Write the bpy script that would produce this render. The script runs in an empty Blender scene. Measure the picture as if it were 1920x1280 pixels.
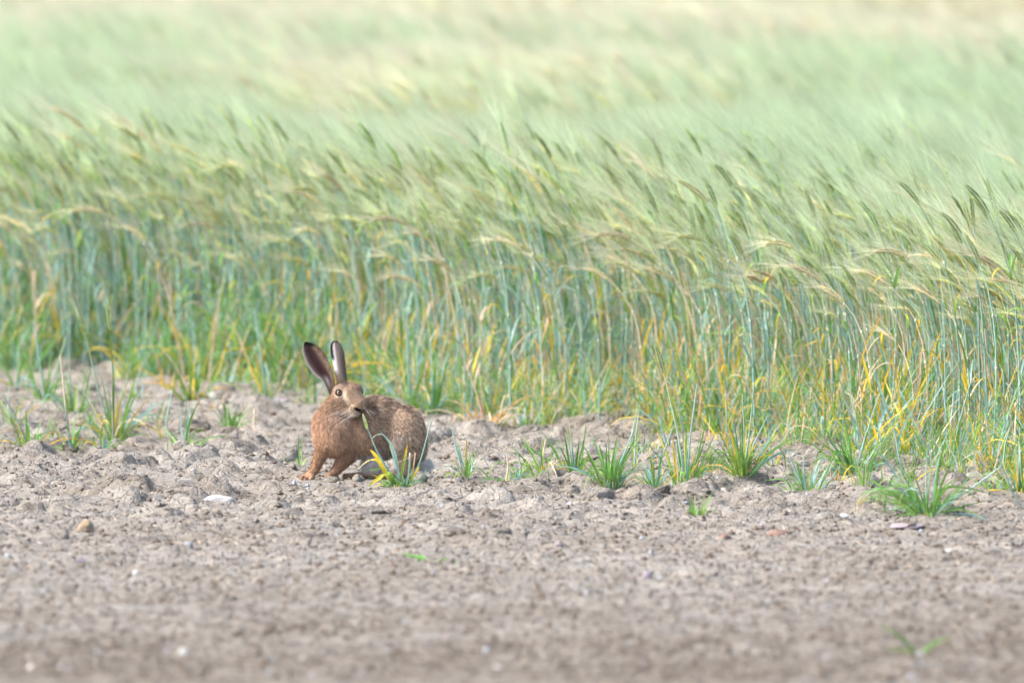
import bpy, math, random
import numpy as np
from mathutils import Vector, Matrix, Euler
random.seed(7); RNG = np.random.default_rng(11)
scene = bpy.context.scene
COL = scene.collection

# ------------------------------------------------------------------ camera
FPX, CAMH, HOR = 24000.0, 1.9, 525.0          # focal length in photo pixels, eye height, horizon rows above the frame
PITCH = math.atan((640 + HOR) / FPX)
cam_d = bpy.data.cameras.new('camera'); cam = bpy.data.objects.new('camera', cam_d); COL.objects.link(cam)
cam.location = (0, 0, CAMH); cam.rotation_euler = (math.pi / 2 - PITCH, 0, 0)
cam_d.sensor_width = 36; cam_d.lens = FPX / 1920 * 36
cam_d.clip_start = 0.5; cam_d.clip_end = 3000
cam_d.dof.use_dof = True; cam_d.dof.focus_distance = 32.0; cam_d.dof.aperture_fstop = 5.0
scene.camera = cam

# ------------------------------------------------------------------ light
SUN_EL, SUN_AZ = math.radians(47), math.radians(-98)    # azimuth from +Y (away from camera), negative = to the left
w = bpy.data.worlds.new('World'); scene.world = w; w.use_nodes = True
nt = w.node_tree; nt.nodes.clear()
sky = nt.nodes.new('ShaderNodeTexSky'); sky.sky_type = 'NISHITA'; sky.sun_disc = False
sky.sun_elevation = SUN_EL; sky.sun_rotation = SUN_AZ; sky.dust_density = 4.0; sky.air_density = 1.0; sky.ozone_density = 1.0
bg = nt.nodes.new('ShaderNodeBackground'); bg.inputs['Strength'].default_value = 0.15
wo = nt.nodes.new('ShaderNodeOutputWorld')
nt.links.new(sky.outputs[0], bg.inputs[0]); nt.links.new(bg.outputs[0], wo.inputs[0])
sd = bpy.data.lights.new('sun', 'SUN'); sd.energy = 2.0; sd.angle = math.radians(16); sd.color = (1.0, 0.93, 0.84)
sun = bpy.data.objects.new('sun', sd); COL.objects.link(sun)
sdir = Vector((math.sin(SUN_AZ) * math.cos(SUN_EL), math.cos(SUN_AZ) * math.cos(SUN_EL), math.sin(SUN_EL)))
sun.rotation_euler = sdir.to_track_quat('Z', 'Y').to_euler()
vs = scene.view_settings; vs.view_transform = 'Standard'; vs.look = 'None'; vs.gamma = 1; vs.use_curve_mapping = False
vs.exposure = 1.36

# ------------------------------------------------------------------ pixel -> ground
def ray(px, py):
    a, b = (px - 960) / FPX, (640 - py) / FPX
    c, s = math.cos(PITCH), math.sin(PITCH)
    return Vector((a, c + b * s, -s + b * c))
def ground(px, py, z=0.0):
    r = ray(px, py); t = (z - CAMH) / r.z
    return Vector((r.x * t, r.y * t, z))
def ppm(py): return FPX / ground(960, py).y       # photo pixels per metre for a thing whose foot is at row py

# ------------------------------------------------------------------ noise
def vnoise(x, y, seed=0):
    xi = np.floor(x).astype(np.int64); yi = np.floor(y).astype(np.int64)
    fx = x - xi; fy = y - yi; fx = fx * fx * (3 - 2 * fx); fy = fy * fy * (3 - 2 * fy)
    def h(a, b):
        n = (a * 374761393 + b * 668265263 + seed * 1442695041) & 0xffffffff
        n = ((n ^ (n >> 13)) * 1274126177) & 0xffffffff
        n = n ^ (n >> 16)
        return (n & 0xffff) / 65535.0
    return (h(xi, yi) * (1 - fx) + h(xi + 1, yi) * fx) * (1 - fy) + (h(xi, yi + 1) * (1 - fx) + h(xi + 1, yi + 1) * fx) * fy

# ------------------------------------------------------------------ materials
def mat_new(name):
    m = bpy.data.materials.new(name); m.use_nodes = True; t = m.node_tree; t.nodes.clear(); return m, t
def N(t, typ, **kw):
    n = t.nodes.new(typ)
    for k, v in kw.items(): setattr(n, k, v)
    return n
def mat_plant(name, trans=0.4, rough=0.5, noise=0.25, scale=60):
    m, t = mat_new(name); L = t.links.new
    at = N(t, 'ShaderNodeAttribute', attribute_name='Col')
    oi = N(t, 'ShaderNodeObjectInfo'); tc = N(t, 'ShaderNodeTexCoord')
    no = N(t, 'ShaderNodeTexNoise'); no.inputs['Scale'].default_value = scale; no.inputs['Detail'].default_value = 3
    L(tc.outputs['Object'], no.inputs['Vector'])
    mr = N(t, 'ShaderNodeMapRange'); mr.inputs[1].default_value = 0.3; mr.inputs[2].default_value = 0.7
    mr.inputs[3].default_value = 1 - noise; mr.inputs[4].default_value = 1 + noise
    L(no.outputs[0], mr.inputs[0])
    mr2 = N(t, 'ShaderNodeMapRange'); mr2.inputs[3].default_value = 0.78; mr2.inputs[4].default_value = 1.2
    L(oi.outputs['Random'], mr2.inputs[0])
    mu = N(t, 'ShaderNodeMath', operation='MULTIPLY'); L(mr.outputs[0], mu.inputs[0]); L(mr2.outputs[0], mu.inputs[1])
    hs = N(t, 'ShaderNodeHueSaturation'); L(at.outputs['Color'], hs.inputs['Color']); L(mu.outputs[0], hs.inputs['Value'])
    mr3 = N(t, 'ShaderNodeMapRange'); mr3.inputs[3].default_value = 0.485; mr3.inputs[4].default_value = 0.515
    L(oi.outputs['Random'], mr3.inputs[0]); L(mr3.outputs[0], hs.inputs['Hue'])
    p = N(t, 'ShaderNodeBsdfPrincipled'); p.inputs['Roughness'].default_value = rough
    p.inputs['Specular IOR Level'].default_value = 0.35
    tr = N(t, 'ShaderNodeBsdfTranslucent'); mx = N(t, 'ShaderNodeMixShader'); mx.inputs[0].default_value = trans
    L(hs.outputs[0], p.inputs['Base Color']); L(hs.outputs[0], tr.inputs['Color'])
    L(p.outputs[0], mx.inputs[1]); L(tr.outputs[0], mx.inputs[2])
    o = N(t, 'ShaderNodeOutputMaterial'); L(mx.outputs[0], o.inputs[0]); return m
M_LEAF = mat_plant('plant_blade', 0.45, 0.45)
M_STEM = mat_plant('plant_stem', 0.15, 0.4, 0.18, 40)
M_EAR = mat_plant('plant_ear', 0.45, 0.6, 0.3, 150)
M_AWN = mat_plant('plant_awn', 0.5, 0.5, 0.1)

def mat_soil(name, obj_space=False):
    m, t = mat_new(name); L = t.links.new
    tc = N(t, 'ShaderNodeTexCoord')
    if obj_space: src = tc.outputs['Object']
    else:
        g = N(t, 'ShaderNodeNewGeometry'); src = g.outputs['Position']
    def noise(s, d=5, r=0.6):
        n = N(t, 'ShaderNodeTexNoise'); n.inputs['Scale'].default_value = s; n.inputs['Detail'].default_value = d
        n.inputs['Roughness'].default_value = r; L(src, n.inputs['Vector']); return n
    n1 = noise(1.6, 6, 0.6); n2 = noise(14, 8, 0.65); n3 = noise(150, 5, 0.7)
    r1 = N(t, 'ShaderNodeValToRGB'); cr = r1.color_ramp
    cr.elements[0].position = 0.30; cr.elements[0].color = (0.170, 0.154, 0.131, 1)
    cr.elements[1].position = 0.66; cr.elements[1].color = (0.438, 0.420, 0.384, 1)
    e = cr.elements.new(0.46); e.color = (0.336, 0.317, 0.283, 1)
    L(n2.outputs[0], r1.inputs[0])
    r0 = N(t, 'ShaderNodeValToRGB'); c0 = r0.color_ramp
    c0.elements[0].position = 0.35; c0.elements[0].color = (0.86, 0.82, 0.78, 1)
    c0.elements[1].position = 0.62; c0.elements[1].color = (1.06, 1.06, 1.07, 1)
    L(n1.outputs[0], r0.inputs[0])
    mx = N(t, 'ShaderNodeMixRGB', blend_type='MULTIPLY'); mx.inputs[0].default_value = 1
    L(r1.outputs[0], mx.inputs[1]); L(r0.outputs[0], mx.inputs[2])
    r3 = N(t, 'ShaderNodeValToRGB'); c3 = r3.color_ramp
    c3.elements[0].position = 0.30; c3.elements[0].color = (0.50, 0.45, 0.40, 1)
    c3.elements[1].position = 0.55; c3.elements[1].color = (1.05, 1.05, 1.05, 1)
    L(n3.outputs[0], r3.inputs[0])
    mx2 = N(t, 'ShaderNodeMixRGB', blend_type='MULTIPLY'); mx2.inputs[0].default_value = 0.8
    L(mx.outputs[0], mx2.inputs[1]); L(r3.outputs[0], mx2.inputs[2])
    sx = N(t, 'ShaderNodeSeparateXYZ'); L(src, sx.inputs[0])          # a darker, damper strip of soil nearer the track
    n5 = noise(2.6, 5, .65); dm = N(t, 'ShaderNodeMath', operation='MULTIPLY_ADD'); L(n5.outputs[0], dm.inputs[0]); dm.inputs[1].default_value = 6.0; L(sx.outputs['Y'], dm.inputs[2])
    dr_ = N(t, 'ShaderNodeMapRange'); dr_.inputs[1].default_value = 28.6; dr_.inputs[2].default_value = 30.6; dr_.inputs[3].default_value = 0.72; dr_.inputs[4].default_value = 0.0
    L(dm.outputs[0], dr_.inputs[0]); mx4 = N(t, 'ShaderNodeMixRGB', blend_type='MULTIPLY'); L(dr_.outputs[0], mx4.inputs[0])
    L(mx2.outputs[0], mx4.inputs[1]); mx4.inputs[2].default_value = (.70, .655, .61, 1)
    if not obj_space: mx2 = mx4
    p = N(t, 'ShaderNodeBsdfPrincipled'); p.inputs['Roughness'].default_value = 0.95
    p.inputs['Specular IOR Level'].default_value = 0.15
    L(mx2.outputs[0], p.inputs['Base Color'])
    vo = N(t, 'ShaderNodeTexVoronoi', feature='DISTANCE_TO_EDGE'); vo.inputs['Scale'].default_value = 16
    wn = noise(10, 4, 0.6); av = N(t, 'ShaderNodeVectorMath', operation='MULTIPLY_ADD')
    L(wn.outputs['Color'], av.inputs[0]); av.inputs[1].default_value = (0.12, 0.12, 0.12); L(src, av.inputs[2])
    L(av.outputs[0], vo.inputs['Vector'])
    cm = N(t, 'ShaderNodeMapRange'); cm.inputs[2].default_value = 0.06; L(vo.outputs['Distance'], cm.inputs[0])
    cm.inputs[3].default_value = 0.0; cm.inputs[4].default_value = 0.7
    ad = N(t, 'ShaderNodeMath', operation='ADD'); L(n3.outputs[0], ad.inputs[0]); L(cm.outputs[0], ad.inputs[1])
    nb = noise(45, 6, 0.65); ad2 = N(t, 'ShaderNodeMath', operation='MULTIPLY_ADD')
    L(nb.outputs[0], ad2.inputs[0]); ad2.inputs[1].default_value = 2.2; L(ad.outputs[0], ad2.inputs[2])
    bp = N(t, 'ShaderNodeBump'); bp.inputs['Strength'].default_value = 1.0; bp.inputs['Distance'].default_value = 0.008
    L(ad2.outputs[0], bp.inputs['Height']); L(bp.outputs[0], p.inputs['Normal'])
    o = N(t, 'ShaderNodeOutputMaterial'); L(p.outputs[0], o.inputs[0]); return m
M_SOIL = mat_soil('dry_soil'); M_CLOD = mat_soil('clod_soil', False)

def mat_plain(name, col, rough=0.6, spec=0.3, vary=0.2, scale=60, bump=0.002):
    m, t = mat_new(name); L = t.links.new
    tc = N(t, 'ShaderNodeTexCoord'); n = N(t, 'ShaderNodeTexNoise'); n.inputs['Scale'].default_value = scale; n.inputs['Detail'].default_value = 6
    L(tc.outputs['Object'], n.inputs['Vector'])
    mr = N(t, 'ShaderNodeMapRange'); mr.inputs[1].default_value = 0.3; mr.inputs[2].default_value = 0.7
    mr.inputs[3].default_value = 1 - vary; mr.inputs[4].default_value = 1 + vary; L(n.outputs[0], mr.inputs[0])
    hs = N(t, 'ShaderNodeHueSaturation'); hs.inputs['Color'].default_value = (*col, 1); L(mr.outputs[0], hs.inputs['Value'])
    p = N(t, 'ShaderNodeBsdfPrincipled'); p.inputs['Roughness'].default_value = rough; p.inputs['Specular IOR Level'].default_value = spec
    L(hs.outputs[0], p.inputs['Base Color'])
    bp = N(t, 'ShaderNodeBump'); bp.inputs['Strength'].default_value = 0.6; bp.inputs['Distance'].default_value = bump
    L(n.outputs[0], bp.inputs['Height']); L(bp.outputs[0], p.inputs['Normal'])
    o = N(t, 'ShaderNodeOutputMaterial'); L(p.outputs[0], o.inputs[0]); return m

# ------------------------------------------------------------------ mesh helper
class MB:
    def __init__(s): s.v = []; s.f = []; s.c = []; s.m = []
    def add(s, vs, fs, cs, mi=0):
        o = len(s.v); s.v += [tuple(v) for v in vs]; s.c += [tuple(c) for c in cs]
        s.f += [tuple(o + i for i in f) for f in fs]; s.m += [mi] * len(fs)
    def mesh(s, name, mats, smooth=True):
        me = bpy.data.meshes.new(name); me.from_pydata(s.v, [], s.f)
        for m in mats: me.materials.append(m)
        if len(mats) > 1: me.polygons.foreach_set('material_index', s.m)
        a = me.color_attributes.new('Col', 'FLOAT_COLOR', 'POINT')
        a.data.foreach_set('color', [x for c in s.c for x in (c[0], c[1], c[2], 1.0)])
        if smooth: me.polygons.foreach_set('use_smooth', [True] * len(me.polygons))
        me.update(); return me
def lerp(a, b, t): return tuple(a[i] + (b[i] - a[i]) * t for i in range(3))
def ramp(stops, t):
    for i in range(len(stops) - 1):
        if t <= stops[i + 1][0]:
            a, b = stops[i], stops[i + 1]; return lerp(a[1], b[1], max(0, (t - a[0]) / max(1e-6, b[0] - a[0])))
    return stops[-1][1]
def ribbon(mb, pts, widths, side, cols, mi=0, fold=0.25):
    vs, fs, cs = [], [], []; n = len(pts)
    for i in range(n):
        d = (pts[min(i + 1, n - 1)] - pts[max(i - 1, 0)]).normalized()
        s = (side - d * side.dot(d)).normalized(); nn = d.cross(s); h = widths[i] / 2
        vs += [pts[i] - s * h + nn * h * fold, pts[i] - nn * h * fold, pts[i] + s * h + nn * h * fold]; cs += [cols[i]] * 3
        if i: o = 3 * i; fs += [(o - 3, o - 2, o + 1, o), (o - 2, o - 1, o + 2, o + 1)]
    mb.add(vs, fs, cs, mi)
def strip(mb, pts, widths, side, cols, mi=0):
    vs, fs, cs = [], [], []; n = len(pts)
    for i in range(n):
        d = (pts[min(i + 1, n - 1)] - pts[max(i - 1, 0)]).normalized()
        s = (side - d * side.dot(d)).normalized(); h = widths[i] / 2
        vs += [pts[i] - s * h, pts[i] + s * h]; cs += [cols[i]] * 2
        if i: o = 2 * i; fs.append((o - 2, o - 1, o + 1, o))
    mb.add(vs, fs, cs, mi)
def tube(mb, pts, radii, cols, k=5, mi=0, cap=True):
    vs, fs, cs = [], [], []; n = len(pts); ref = Vector((0.3, 0.9, 0.2)).normalized()
    for i in range(n):
        d = (pts[min(i + 1, n - 1)] - pts[max(i - 1, 0)]).normalized()
        a = (ref - d * ref.dot(d)).normalized(); b = d.cross(a)
        for j in range(k):
            t = 2 * math.pi * j / k; vs.append(pts[i] + (a * math.cos(t) + b * math.sin(t)) * radii[i]); cs.append(cols[i])
        if i:
            for j in range(k):
                o = k * (i - 1); fs.append((o + j, o + (j + 1) % k, o + k + (j + 1) % k, o + k + j))
    if cap: fs.append(tuple(k * (n - 1) + j for j in range(k)))
    mb.add(vs, fs, cs, mi)

def link(name, me, parent=None, loc=(0, 0, 0), rot=(0, 0, 0), scl=(1, 1, 1)):
    o = bpy.data.objects.new(name, me); COL.objects.link(o); o.location = loc; o.rotation_euler = rot; o.scale = scl
    if parent: o.parent = parent
    return o
def tag(o, label=None, cat=None, group=None, kind=None):
    if label: o['label'] = label
    if cat: o['category'] = cat
    if group: o['group'] = group
    if kind: o['kind'] = kind
    return o

# ------------------------------------------------------------------ field edge, in world metres
EDGE_PX = [(-250, 672), (0, 692), (300, 700), (520, 716), (650, 735), (850, 768), (1100, 788), (1300, 804), (1500, 822), (1700, 850), (1900, 880), (2150, 915)]
EDGE = [ground(x, y) for x, y in EDGE_PX]
EX = np.array([p.x for p in EDGE]); EY = np.array([p.y for p in EDGE])
def edge_y(x):
    x = np.asarray(x, float); y = np.interp(x, EX, EY) + 0.55 * (vnoise(x * 3.1 + 40, x * 0 + 1.5, 41) - 0.45) + 0.3 * (vnoise(x * 9 + 10, x * 0 + 2.5, 42) - 0.5)
    y = np.where(x < EX[0], EY[0] + (EX[0] - x) * 1.2, y); y = np.where(x > EX[-1], EY[-1] - (x - EX[-1]) * 0.9, y); return y

# ------------------------------------------------------------------ the ground sheet
HARE = ground(680, 897)
def axis(dense, grow_lo, grow_hi, n):
    s0 = dense[1] - dense[0]; s1 = dense[-1] - dense[-2]
    lo = dense[0] - np.cumsum(s0 * np.geomspace(1.6, (dense[0] - grow_lo) / 3 / s0, n))
    hi = dense[-1] + np.cumsum(s1 * np.geomspace(1.6, (grow_hi - dense[-1]) / 3 / s1, n))
    return np.concatenate([lo[::-1], dense, hi])
gx = axis(np.arange(-2.1, 2.1, 0.0088), -400, 400, 22)
gy = axis(np.concatenate([np.arange(23.5, 28.0, 0.02), np.arange(28.0, 36.0, 0.0105), np.arange(36.0, 41.0, 0.03)]), -200, 900, 22)
GX, GY = np.meshgrid(gx, gy)
near = ((np.abs(GX) < 2.6) & (GY > 22) & (GY < 43)).astype(float)
rough = np.clip((GY - 28.6) / 3.0, 0.18, 1.0)
rough = rough * (0.7 + 0.6 * vnoise(GX * 1.1 + 9, GY * 0.7, 3))
dh = np.hypot((GX - HARE.x) / 0.32, (GY - HARE.y) / 0.42); flat = np.clip(dh - 0.55, 0.12, 1.0)
H = 0.055 * (vnoise(GX * 1.6, GY * 1.1, 1) - 0.5) * np.clip(rough, 0.35, 1)
H += 0.040 * (vnoise(GX * 5, GY * 4.3, 2) - 0.5) * rough
H += 0.022 * (vnoise(GX * 14, GY * 12, 4) - 0.5) * np.clip(rough, 0.4, 1)
rd = 1 - np.abs(2 * vnoise(GX * 22, GY * 20, 5) - 1); H += 0.013 * rd * np.clip(rough, 0.55, 1)
rd = 1 - np.abs(2 * vnoise(GX * 44, GY * 40, 6) - 1); H -= 0.004 * rd ** 3
def plates(x, y, sc, seed, hgt, tilt):
    xs_, ys_ = x * sc + 1.6 * (vnoise(x * sc * .7, y * sc * .7, seed + 1) - .5), y * sc * .9 + 1.6 * (vnoise(x * sc * .7 + 9, y * sc * .7, seed + 2) - .5)
    xi, yi = np.floor(xs_), np.floor(ys_); best = np.full(x.shape, 9.0); sec = np.full(x.shape, 9.0); out = np.zeros(x.shape)
    for a in (-1, 0, 1):
        for b in (-1, 0, 1):
            def h_(k): return vnoise(xi + a, yi + b, seed + k)
            dx, dy = xi + a + h_(10) - xs_, yi + b + h_(11) - ys_; d = dx * dx + dy * dy
            v = hgt * (h_(12) - .5) + tilt * (dx * (h_(13) - .5) + dy * (h_(14) - .5)); m = d < best
            sec = np.where(m, best, np.minimum(sec, d)); out = np.where(m, v, out); best = np.where(m, d, best)
    return out, np.sqrt(sec) - np.sqrt(best)
msk = vnoise(GX * 3, GY * 2.5, 77); pm = np.clip((msk - .3) * 3, .25, 1) * np.clip(rough, .45, 1)
for sc_, hg_, ti_, cr_ in ((13, .012, .022, .005), (30, .007, .012, .003)):
    o_p, ed_ = plates(GX, GY, sc_, int(sc_) * 3, hg_, ti_); H += (o_p - cr_ * np.clip(1 - ed_ / .14, 0, 1)) * pm
H += 0.005 * (vnoise(GX * 75, GY * 65, 8) - 0.5)
H *= near
ncl = 7500
cx = RNG.uniform(-2.2, 2.2, ncl); cyy = RNG.uniform(24, 40, ncl); u = RNG.random(ncl)
big = np.clip((cyy - 28.3) / 3.0, 0.22, 1)
crr = (0.010 + 0.055 * u ** 4.0 * big + 0.008 * RNG.random(ncl))
chh = crr * RNG.uniform(0.35, 0.75, ncl) * np.clip(big, .45, 1)
def stamp(x0, y0, r, hh, s, elong=1.0):
    i0, i1 = np.searchsorted(gx, [x0 - 1.4 * r * elong, x0 + 1.4 * r * elong]); j0, j1 = np.searchsorted(gy, [y0 - 1.4 * r, y0 + 1.4 * r])
    if i1 - i0 < 2 or j1 - j0 < 2: return
    X = GX[j0:j1, i0:i1] - x0; Y = GY[j0:j1, i0:i1] - y0
    th = np.arctan2(Y, X / elong); d = np.hypot(X / elong, Y) / (r * (1 + 0.22 * np.sin(2 * th + s) + 0.14 * np.sin(3 * th + 2.1 * s) + 0.1 * np.sin(5 * th + s * 3)))
    dome = np.clip(1 - d ** 2.6, 0, 1) ** 0.6 * (0.72 + 0.4 * vnoise((X + s) * 60, Y * 60 + s, 7) + 0.25 * np.clip(X / r * math.sin(s), -1, 1))
    base = np.median(H[j0:j1, i0:i1])
    H[j0:j1, i0:i1] = np.where(d < 1, np.maximum(H[j0:j1, i0:i1], base - 0.3 * hh + 1.3 * hh * dome), H[j0:j1, i0:i1])
for k in np.argsort(crr): stamp(cx[k], cyy[k], crr[k], chh[k], k * 1.7)
# mounds the photograph shows: px, py of the foot, width px, height px
MOUNDS = [(1095, 800, 120, 36), (1205, 812, 90, 40), (960, 842, 110, 30), (880, 806, 120, 26), (1060, 815, 70, 26), (1560, 800, 120, 26),
          (525, 860, 80, 34), (300, 870, 70, 26), (240, 878, 100, 34), (860, 850, 70, 20), (1260, 838, 80, 24), (1350, 822, 90, 20), (1475, 838, 90, 36),
          (1740, 888, 110, 28), (1820, 900, 90, 22), (1240, 905, 90, 24), (660, 905, 60, 10), (470, 790, 110, 22), (120, 800, 80, 20), (430, 845, 90, 22),
          (330, 842, 80, 18), (70, 870, 100, 22), (275, 800, 80, 24), (1680, 815, 120, 26), (1000, 872, 80, 16), (1890, 880, 90, 30), (1130, 846, 110, 26)]
for i, (px, py, wd, hp) in enumerate(MOUNDS):
    p = ground(px, py); s = ppm(py); r = wd / 2 / s; stamp(p.x, p.y + r * 0.8, r, hp / s * 0.8, i * 2.3 + 1)
H *= np.where(near > 0, flat, 1) * (1 - .35 * np.clip((GY - 33.5) / 2.5, 0, 1))
H = np.where(near > 0, H, 0.0)
def ground_z(x, y):
    i = int(np.clip(np.searchsorted(gx, x) - 1, 0, len(gx) - 2)); j = int(np.clip(np.searchsorted(gy, y) - 1, 0, len(gy) - 2))
    a = min(1, max(0, (x - gx[i]) / (gx[i + 1] - gx[i]))); b = min(1, max(0, (y - gy[j]) / (gy[j + 1] - gy[j])))
    return float((H[j, i] * (1 - a) + H[j, i + 1] * a) * (1 - b) + (H[j + 1, i] * (1 - a) + H[j + 1, i + 1] * a) * b)
def grid_mesh(name, X, Y, Z):
    ny, nx = X.shape; me = bpy.data.meshes.new(name); nv = nx * ny; nf = (nx - 1) * (ny - 1)
    me.vertices.add(nv); me.vertices.foreach_set('co', np.stack([X, Y, Z], -1).astype(np.float32).ravel())
    idx = np.arange(nv).reshape(ny, nx); q = np.stack([idx[:-1, :-1], idx[:-1, 1:], idx[1:, 1:], idx[1:, :-1]], -1).reshape(-1)
    me.loops.add(nf * 4); me.loops.foreach_set('vertex_index', q.astype(np.int32))
    me.polygons.add(nf); me.polygons.foreach_set('loop_start', np.arange(0, nf * 4, 4, dtype=np.int32))
    me.polygons.foreach_set('use_smooth', np.ones(nf, bool)); me.update(calc_edges=True); return me
gm = grid_mesh('ground', GX, GY, H); gm.materials.append(M_SOIL)
tag(link('ground', gm), 'dry cracked pale brown soil with clods in front of the barley', kind='structure')

# ------------------------------------------------------------------ colours (albedos)
TEAL = (0.25, 0.43, 0.42); TEAL2 = (0.38, 0.56, 0.47); GREEN = (0.13, 0.30, 0.07); GREEN2 = (0.22, 0.42, 0.11); LIME = (0.40, 0.52, 0.10)
YEL = (0.78, 0.56, 0.06); ORA = (0.74, 0.42, 0.11); TAN = (0.68, 0.49, 0.35); STRAW = (0.76, 0.65, 0.48); SAGE = (0.36, 0.50, 0.32)
AWN_G = (0.63, 0.73, 0.475); AWN_P = (0.76, 0.77, 0.48); AWN_C = (0.84, 0.80, 0.60); EAR_G = (0.47, 0.58, 0.22); EAR_Y = (0.66, 0.66, 0.26); EAR_C = (0.74, 0.64, 0.36)
R = random.Random(5)
def zone(px):
    for lim, t in ((180, 'at the left edge'), (380, 'behind the largest left tuft'), (560, 'left of the hare ears'), (700, 'behind the hare'), (880, 'right of the hare back'),
                   (1080, 'above the dry tan tuft and clods'), (1260, 'behind the dense middle tuft'), (1440, 'behind the full green tuft'), (1620, 'behind the tallest dense tuft'), (1800, 'behind the big front tuft'), (9999, 'at the right edge')):
        if px < lim: return t
def jit(c, a=0.12):
    k = 1 + R.uniform(-a, a); return tuple(x * k for x in c)

# ------------------------------------------------------------------ barley stalk pieces
def stalk_curve(h, bend, rot0, n=7, wob=0.01):
    """points from the root up; the top curls to -x by angle bend"""
    pts = [Vector((0, 0, 0))]; a = rot0; seg = h / (n - 1)
    for i in range(1, n):
        t = i / (n - 1); ang = rot0 + (bend * 0.55 - rot0) * t ** 3
        pts.append(pts[-1] + Vector((-math.sin(ang) * seg, R.uniform(-wob, wob) * 0.5, math.cos(ang) * seg)))
    return pts, bend * 0.55
def stem_mesh(mb, pts, r0, c0, c1, k=5, mi=0):
    n = len(pts); tube(mb, pts, [r0 * (1 - 0.55 * i / (n - 1)) for i in range(n)], [lerp(c0, c1, i / (n - 1)) for i in range(n)], k, mi, cap=False)
def ear_pts(p, ang, bend, L=0.085, n=9):
    pts = [p]
    for i in range(1, n):
        a = ang + (bend - ang) * i / (n - 1); pts.append(pts[-1] + Vector((-math.sin(a), 0, math.cos(a))) * (L / (n - 1)))
    return pts
def ear_fine(mb, pts, col, mi=0):
    """two-row head: overlapping grains on both sides of the rachis"""
    n = len(pts)
    for i in range(n - 1):
        for half in (0, .5):
            p = pts[i].lerp(pts[i + 1], half); d = (pts[i + 1] - pts[i]).normalized(); t = (i + half) / (n - 1)
            sc = 0.6 + 0.5 * math.sin(math.pi * min(1, t * 0.85 + 0.15))
            for s in (-1, 1):
                nrm = Vector((d.z, 0, -d.x)) * s; side = Vector((0, 1, 0)); c = jit(col, 0.18)
                b = p + nrm * 0.001; q = p + nrm * 0.0042 * sc + d * 0.0045; e = p + nrm * 0.0038 * sc + d * 0.013
                wv = 0.0024 * sc; o = nrm * 0.002 * sc
                mb.add([b, q + side * wv, q + o, q - side * wv, q - o, e], [(0, 1, 2), (0, 2, 3), (0, 3, 4), (0, 4, 1), (5, 2, 1), (5, 3, 2), (5, 4, 3), (5, 1, 4)],
                       [lerp(c, (0.1, 0.13, 0.03), 0.1)] + [c] * 4 + [lerp(c, (0.6, 0.6, 0.4), 0.25)], mi)
def ear_coarse(mb, pts, col, mi=0):
    n = len(pts); tube(mb, pts, [0.0041 * (0.45 + 0.75 * math.sin(math.pi * min(1, 0.15 + 0.8 * i / (n - 1)))) * (1.15 if i % 2 else 0.85) for i in range(n)],
                       [jit(col, 0.2) for i in range(n)], 4, mi)
def awns(mb, pts, bend, col, num, L=0.13, width=0.0011, mi=0, segs=3):
    n = len(pts)
    for j in range(num):
        t = (j + R.random()) / num; x = t * (n - 1); i = min(n - 2, int(x)); p = pts[i].lerp(pts[i + 1], x - i)
        d = (pts[i + 1] - pts[i]).normalized()
        fan = R.uniform(-0.20, 0.20); yy = R.uniform(-0.16, 0.16)
        a = math.atan2(-d.x, d.z) + fan; l = L * R.uniform(0.75, 1.1) * (1 - 0.25 * t); q = [p]
        for s in range(segs):
            a += R.uniform(0.0, 0.10); q.append(q[-1] + Vector((-math.sin(a), yy, math.cos(a))) * (l / segs))
        side = Vector((R.uniform(-1, 1), R.uniform(-1, 1), R.uniform(-1, 1))).normalized()
        c = jit(col, 0.12); strip(mb, q, [width * (1 - 0.75 * s / segs) for s in range(segs + 1)], side, [c] * (segs + 1), mi)
def blade_pts(L, lift, droop, n=7, kink=None):
    """blade in the xz plane starting at the origin, going +x"""
    pts = [Vector((0, 0, 0))]; a = lift
    for i in range(1, n):
        a -= droop / (n - 1) * (0.4 + 1.2 * i / (n - 1))
        if kink and i == kink: a -= R.uniform(0.8, 1.6)
        pts.append(pts[-1] + Vector((math.cos(a), R.uniform(-.06, .06), math.sin(a))) * (L / (n - 1)))
    return pts
def blade(mb, L, w, lift, droop, stops, n=7, kink=None, mi=0, curl=0.0, xf=None):
    pts = blade_pts(L, lift, droop, n, kink)
    wd = [w * (0.55 + 0.45 * min(1, 4 * i / (n - 1))) * (1 - (i / (n - 1)) ** 3) + 0.0006 for i in range(n)]
    side = Vector((curl, 1, curl * .5)).normalized()
    if xf is not None: pts = [xf @ p for p in pts]; side = (xf.to_3x3() @ side).normalized()
    ribbon(mb, pts, wd, side, [ramp(stops, i / (n - 1)) for i in range(n)], mi, 0.3)

PAL = {
 'green': [(0, lerp(GREEN2, (.6, .6, .4), .25)), (0.2, GREEN2), (1, GREEN)],
 'lime': [(0, LIME), (0.6, GREEN2), (1, LIME)],
 'teal': [(0, TEAL2), (0.5, TEAL), (1, SAGE)],
 'yellowtip': [(0, GREEN2), (0.45, LIME), (0.65, YEL), (1, ORA)],
 'yellow': [(0, LIME), (0.25, YEL), (0.8, YEL), (1, ORA)],
 'orange': [(0, YEL), (0.5, ORA), (1, TAN)],
 'tan': [(0, STRAW), (0.4, TAN), (1, STRAW)],
}
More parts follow.
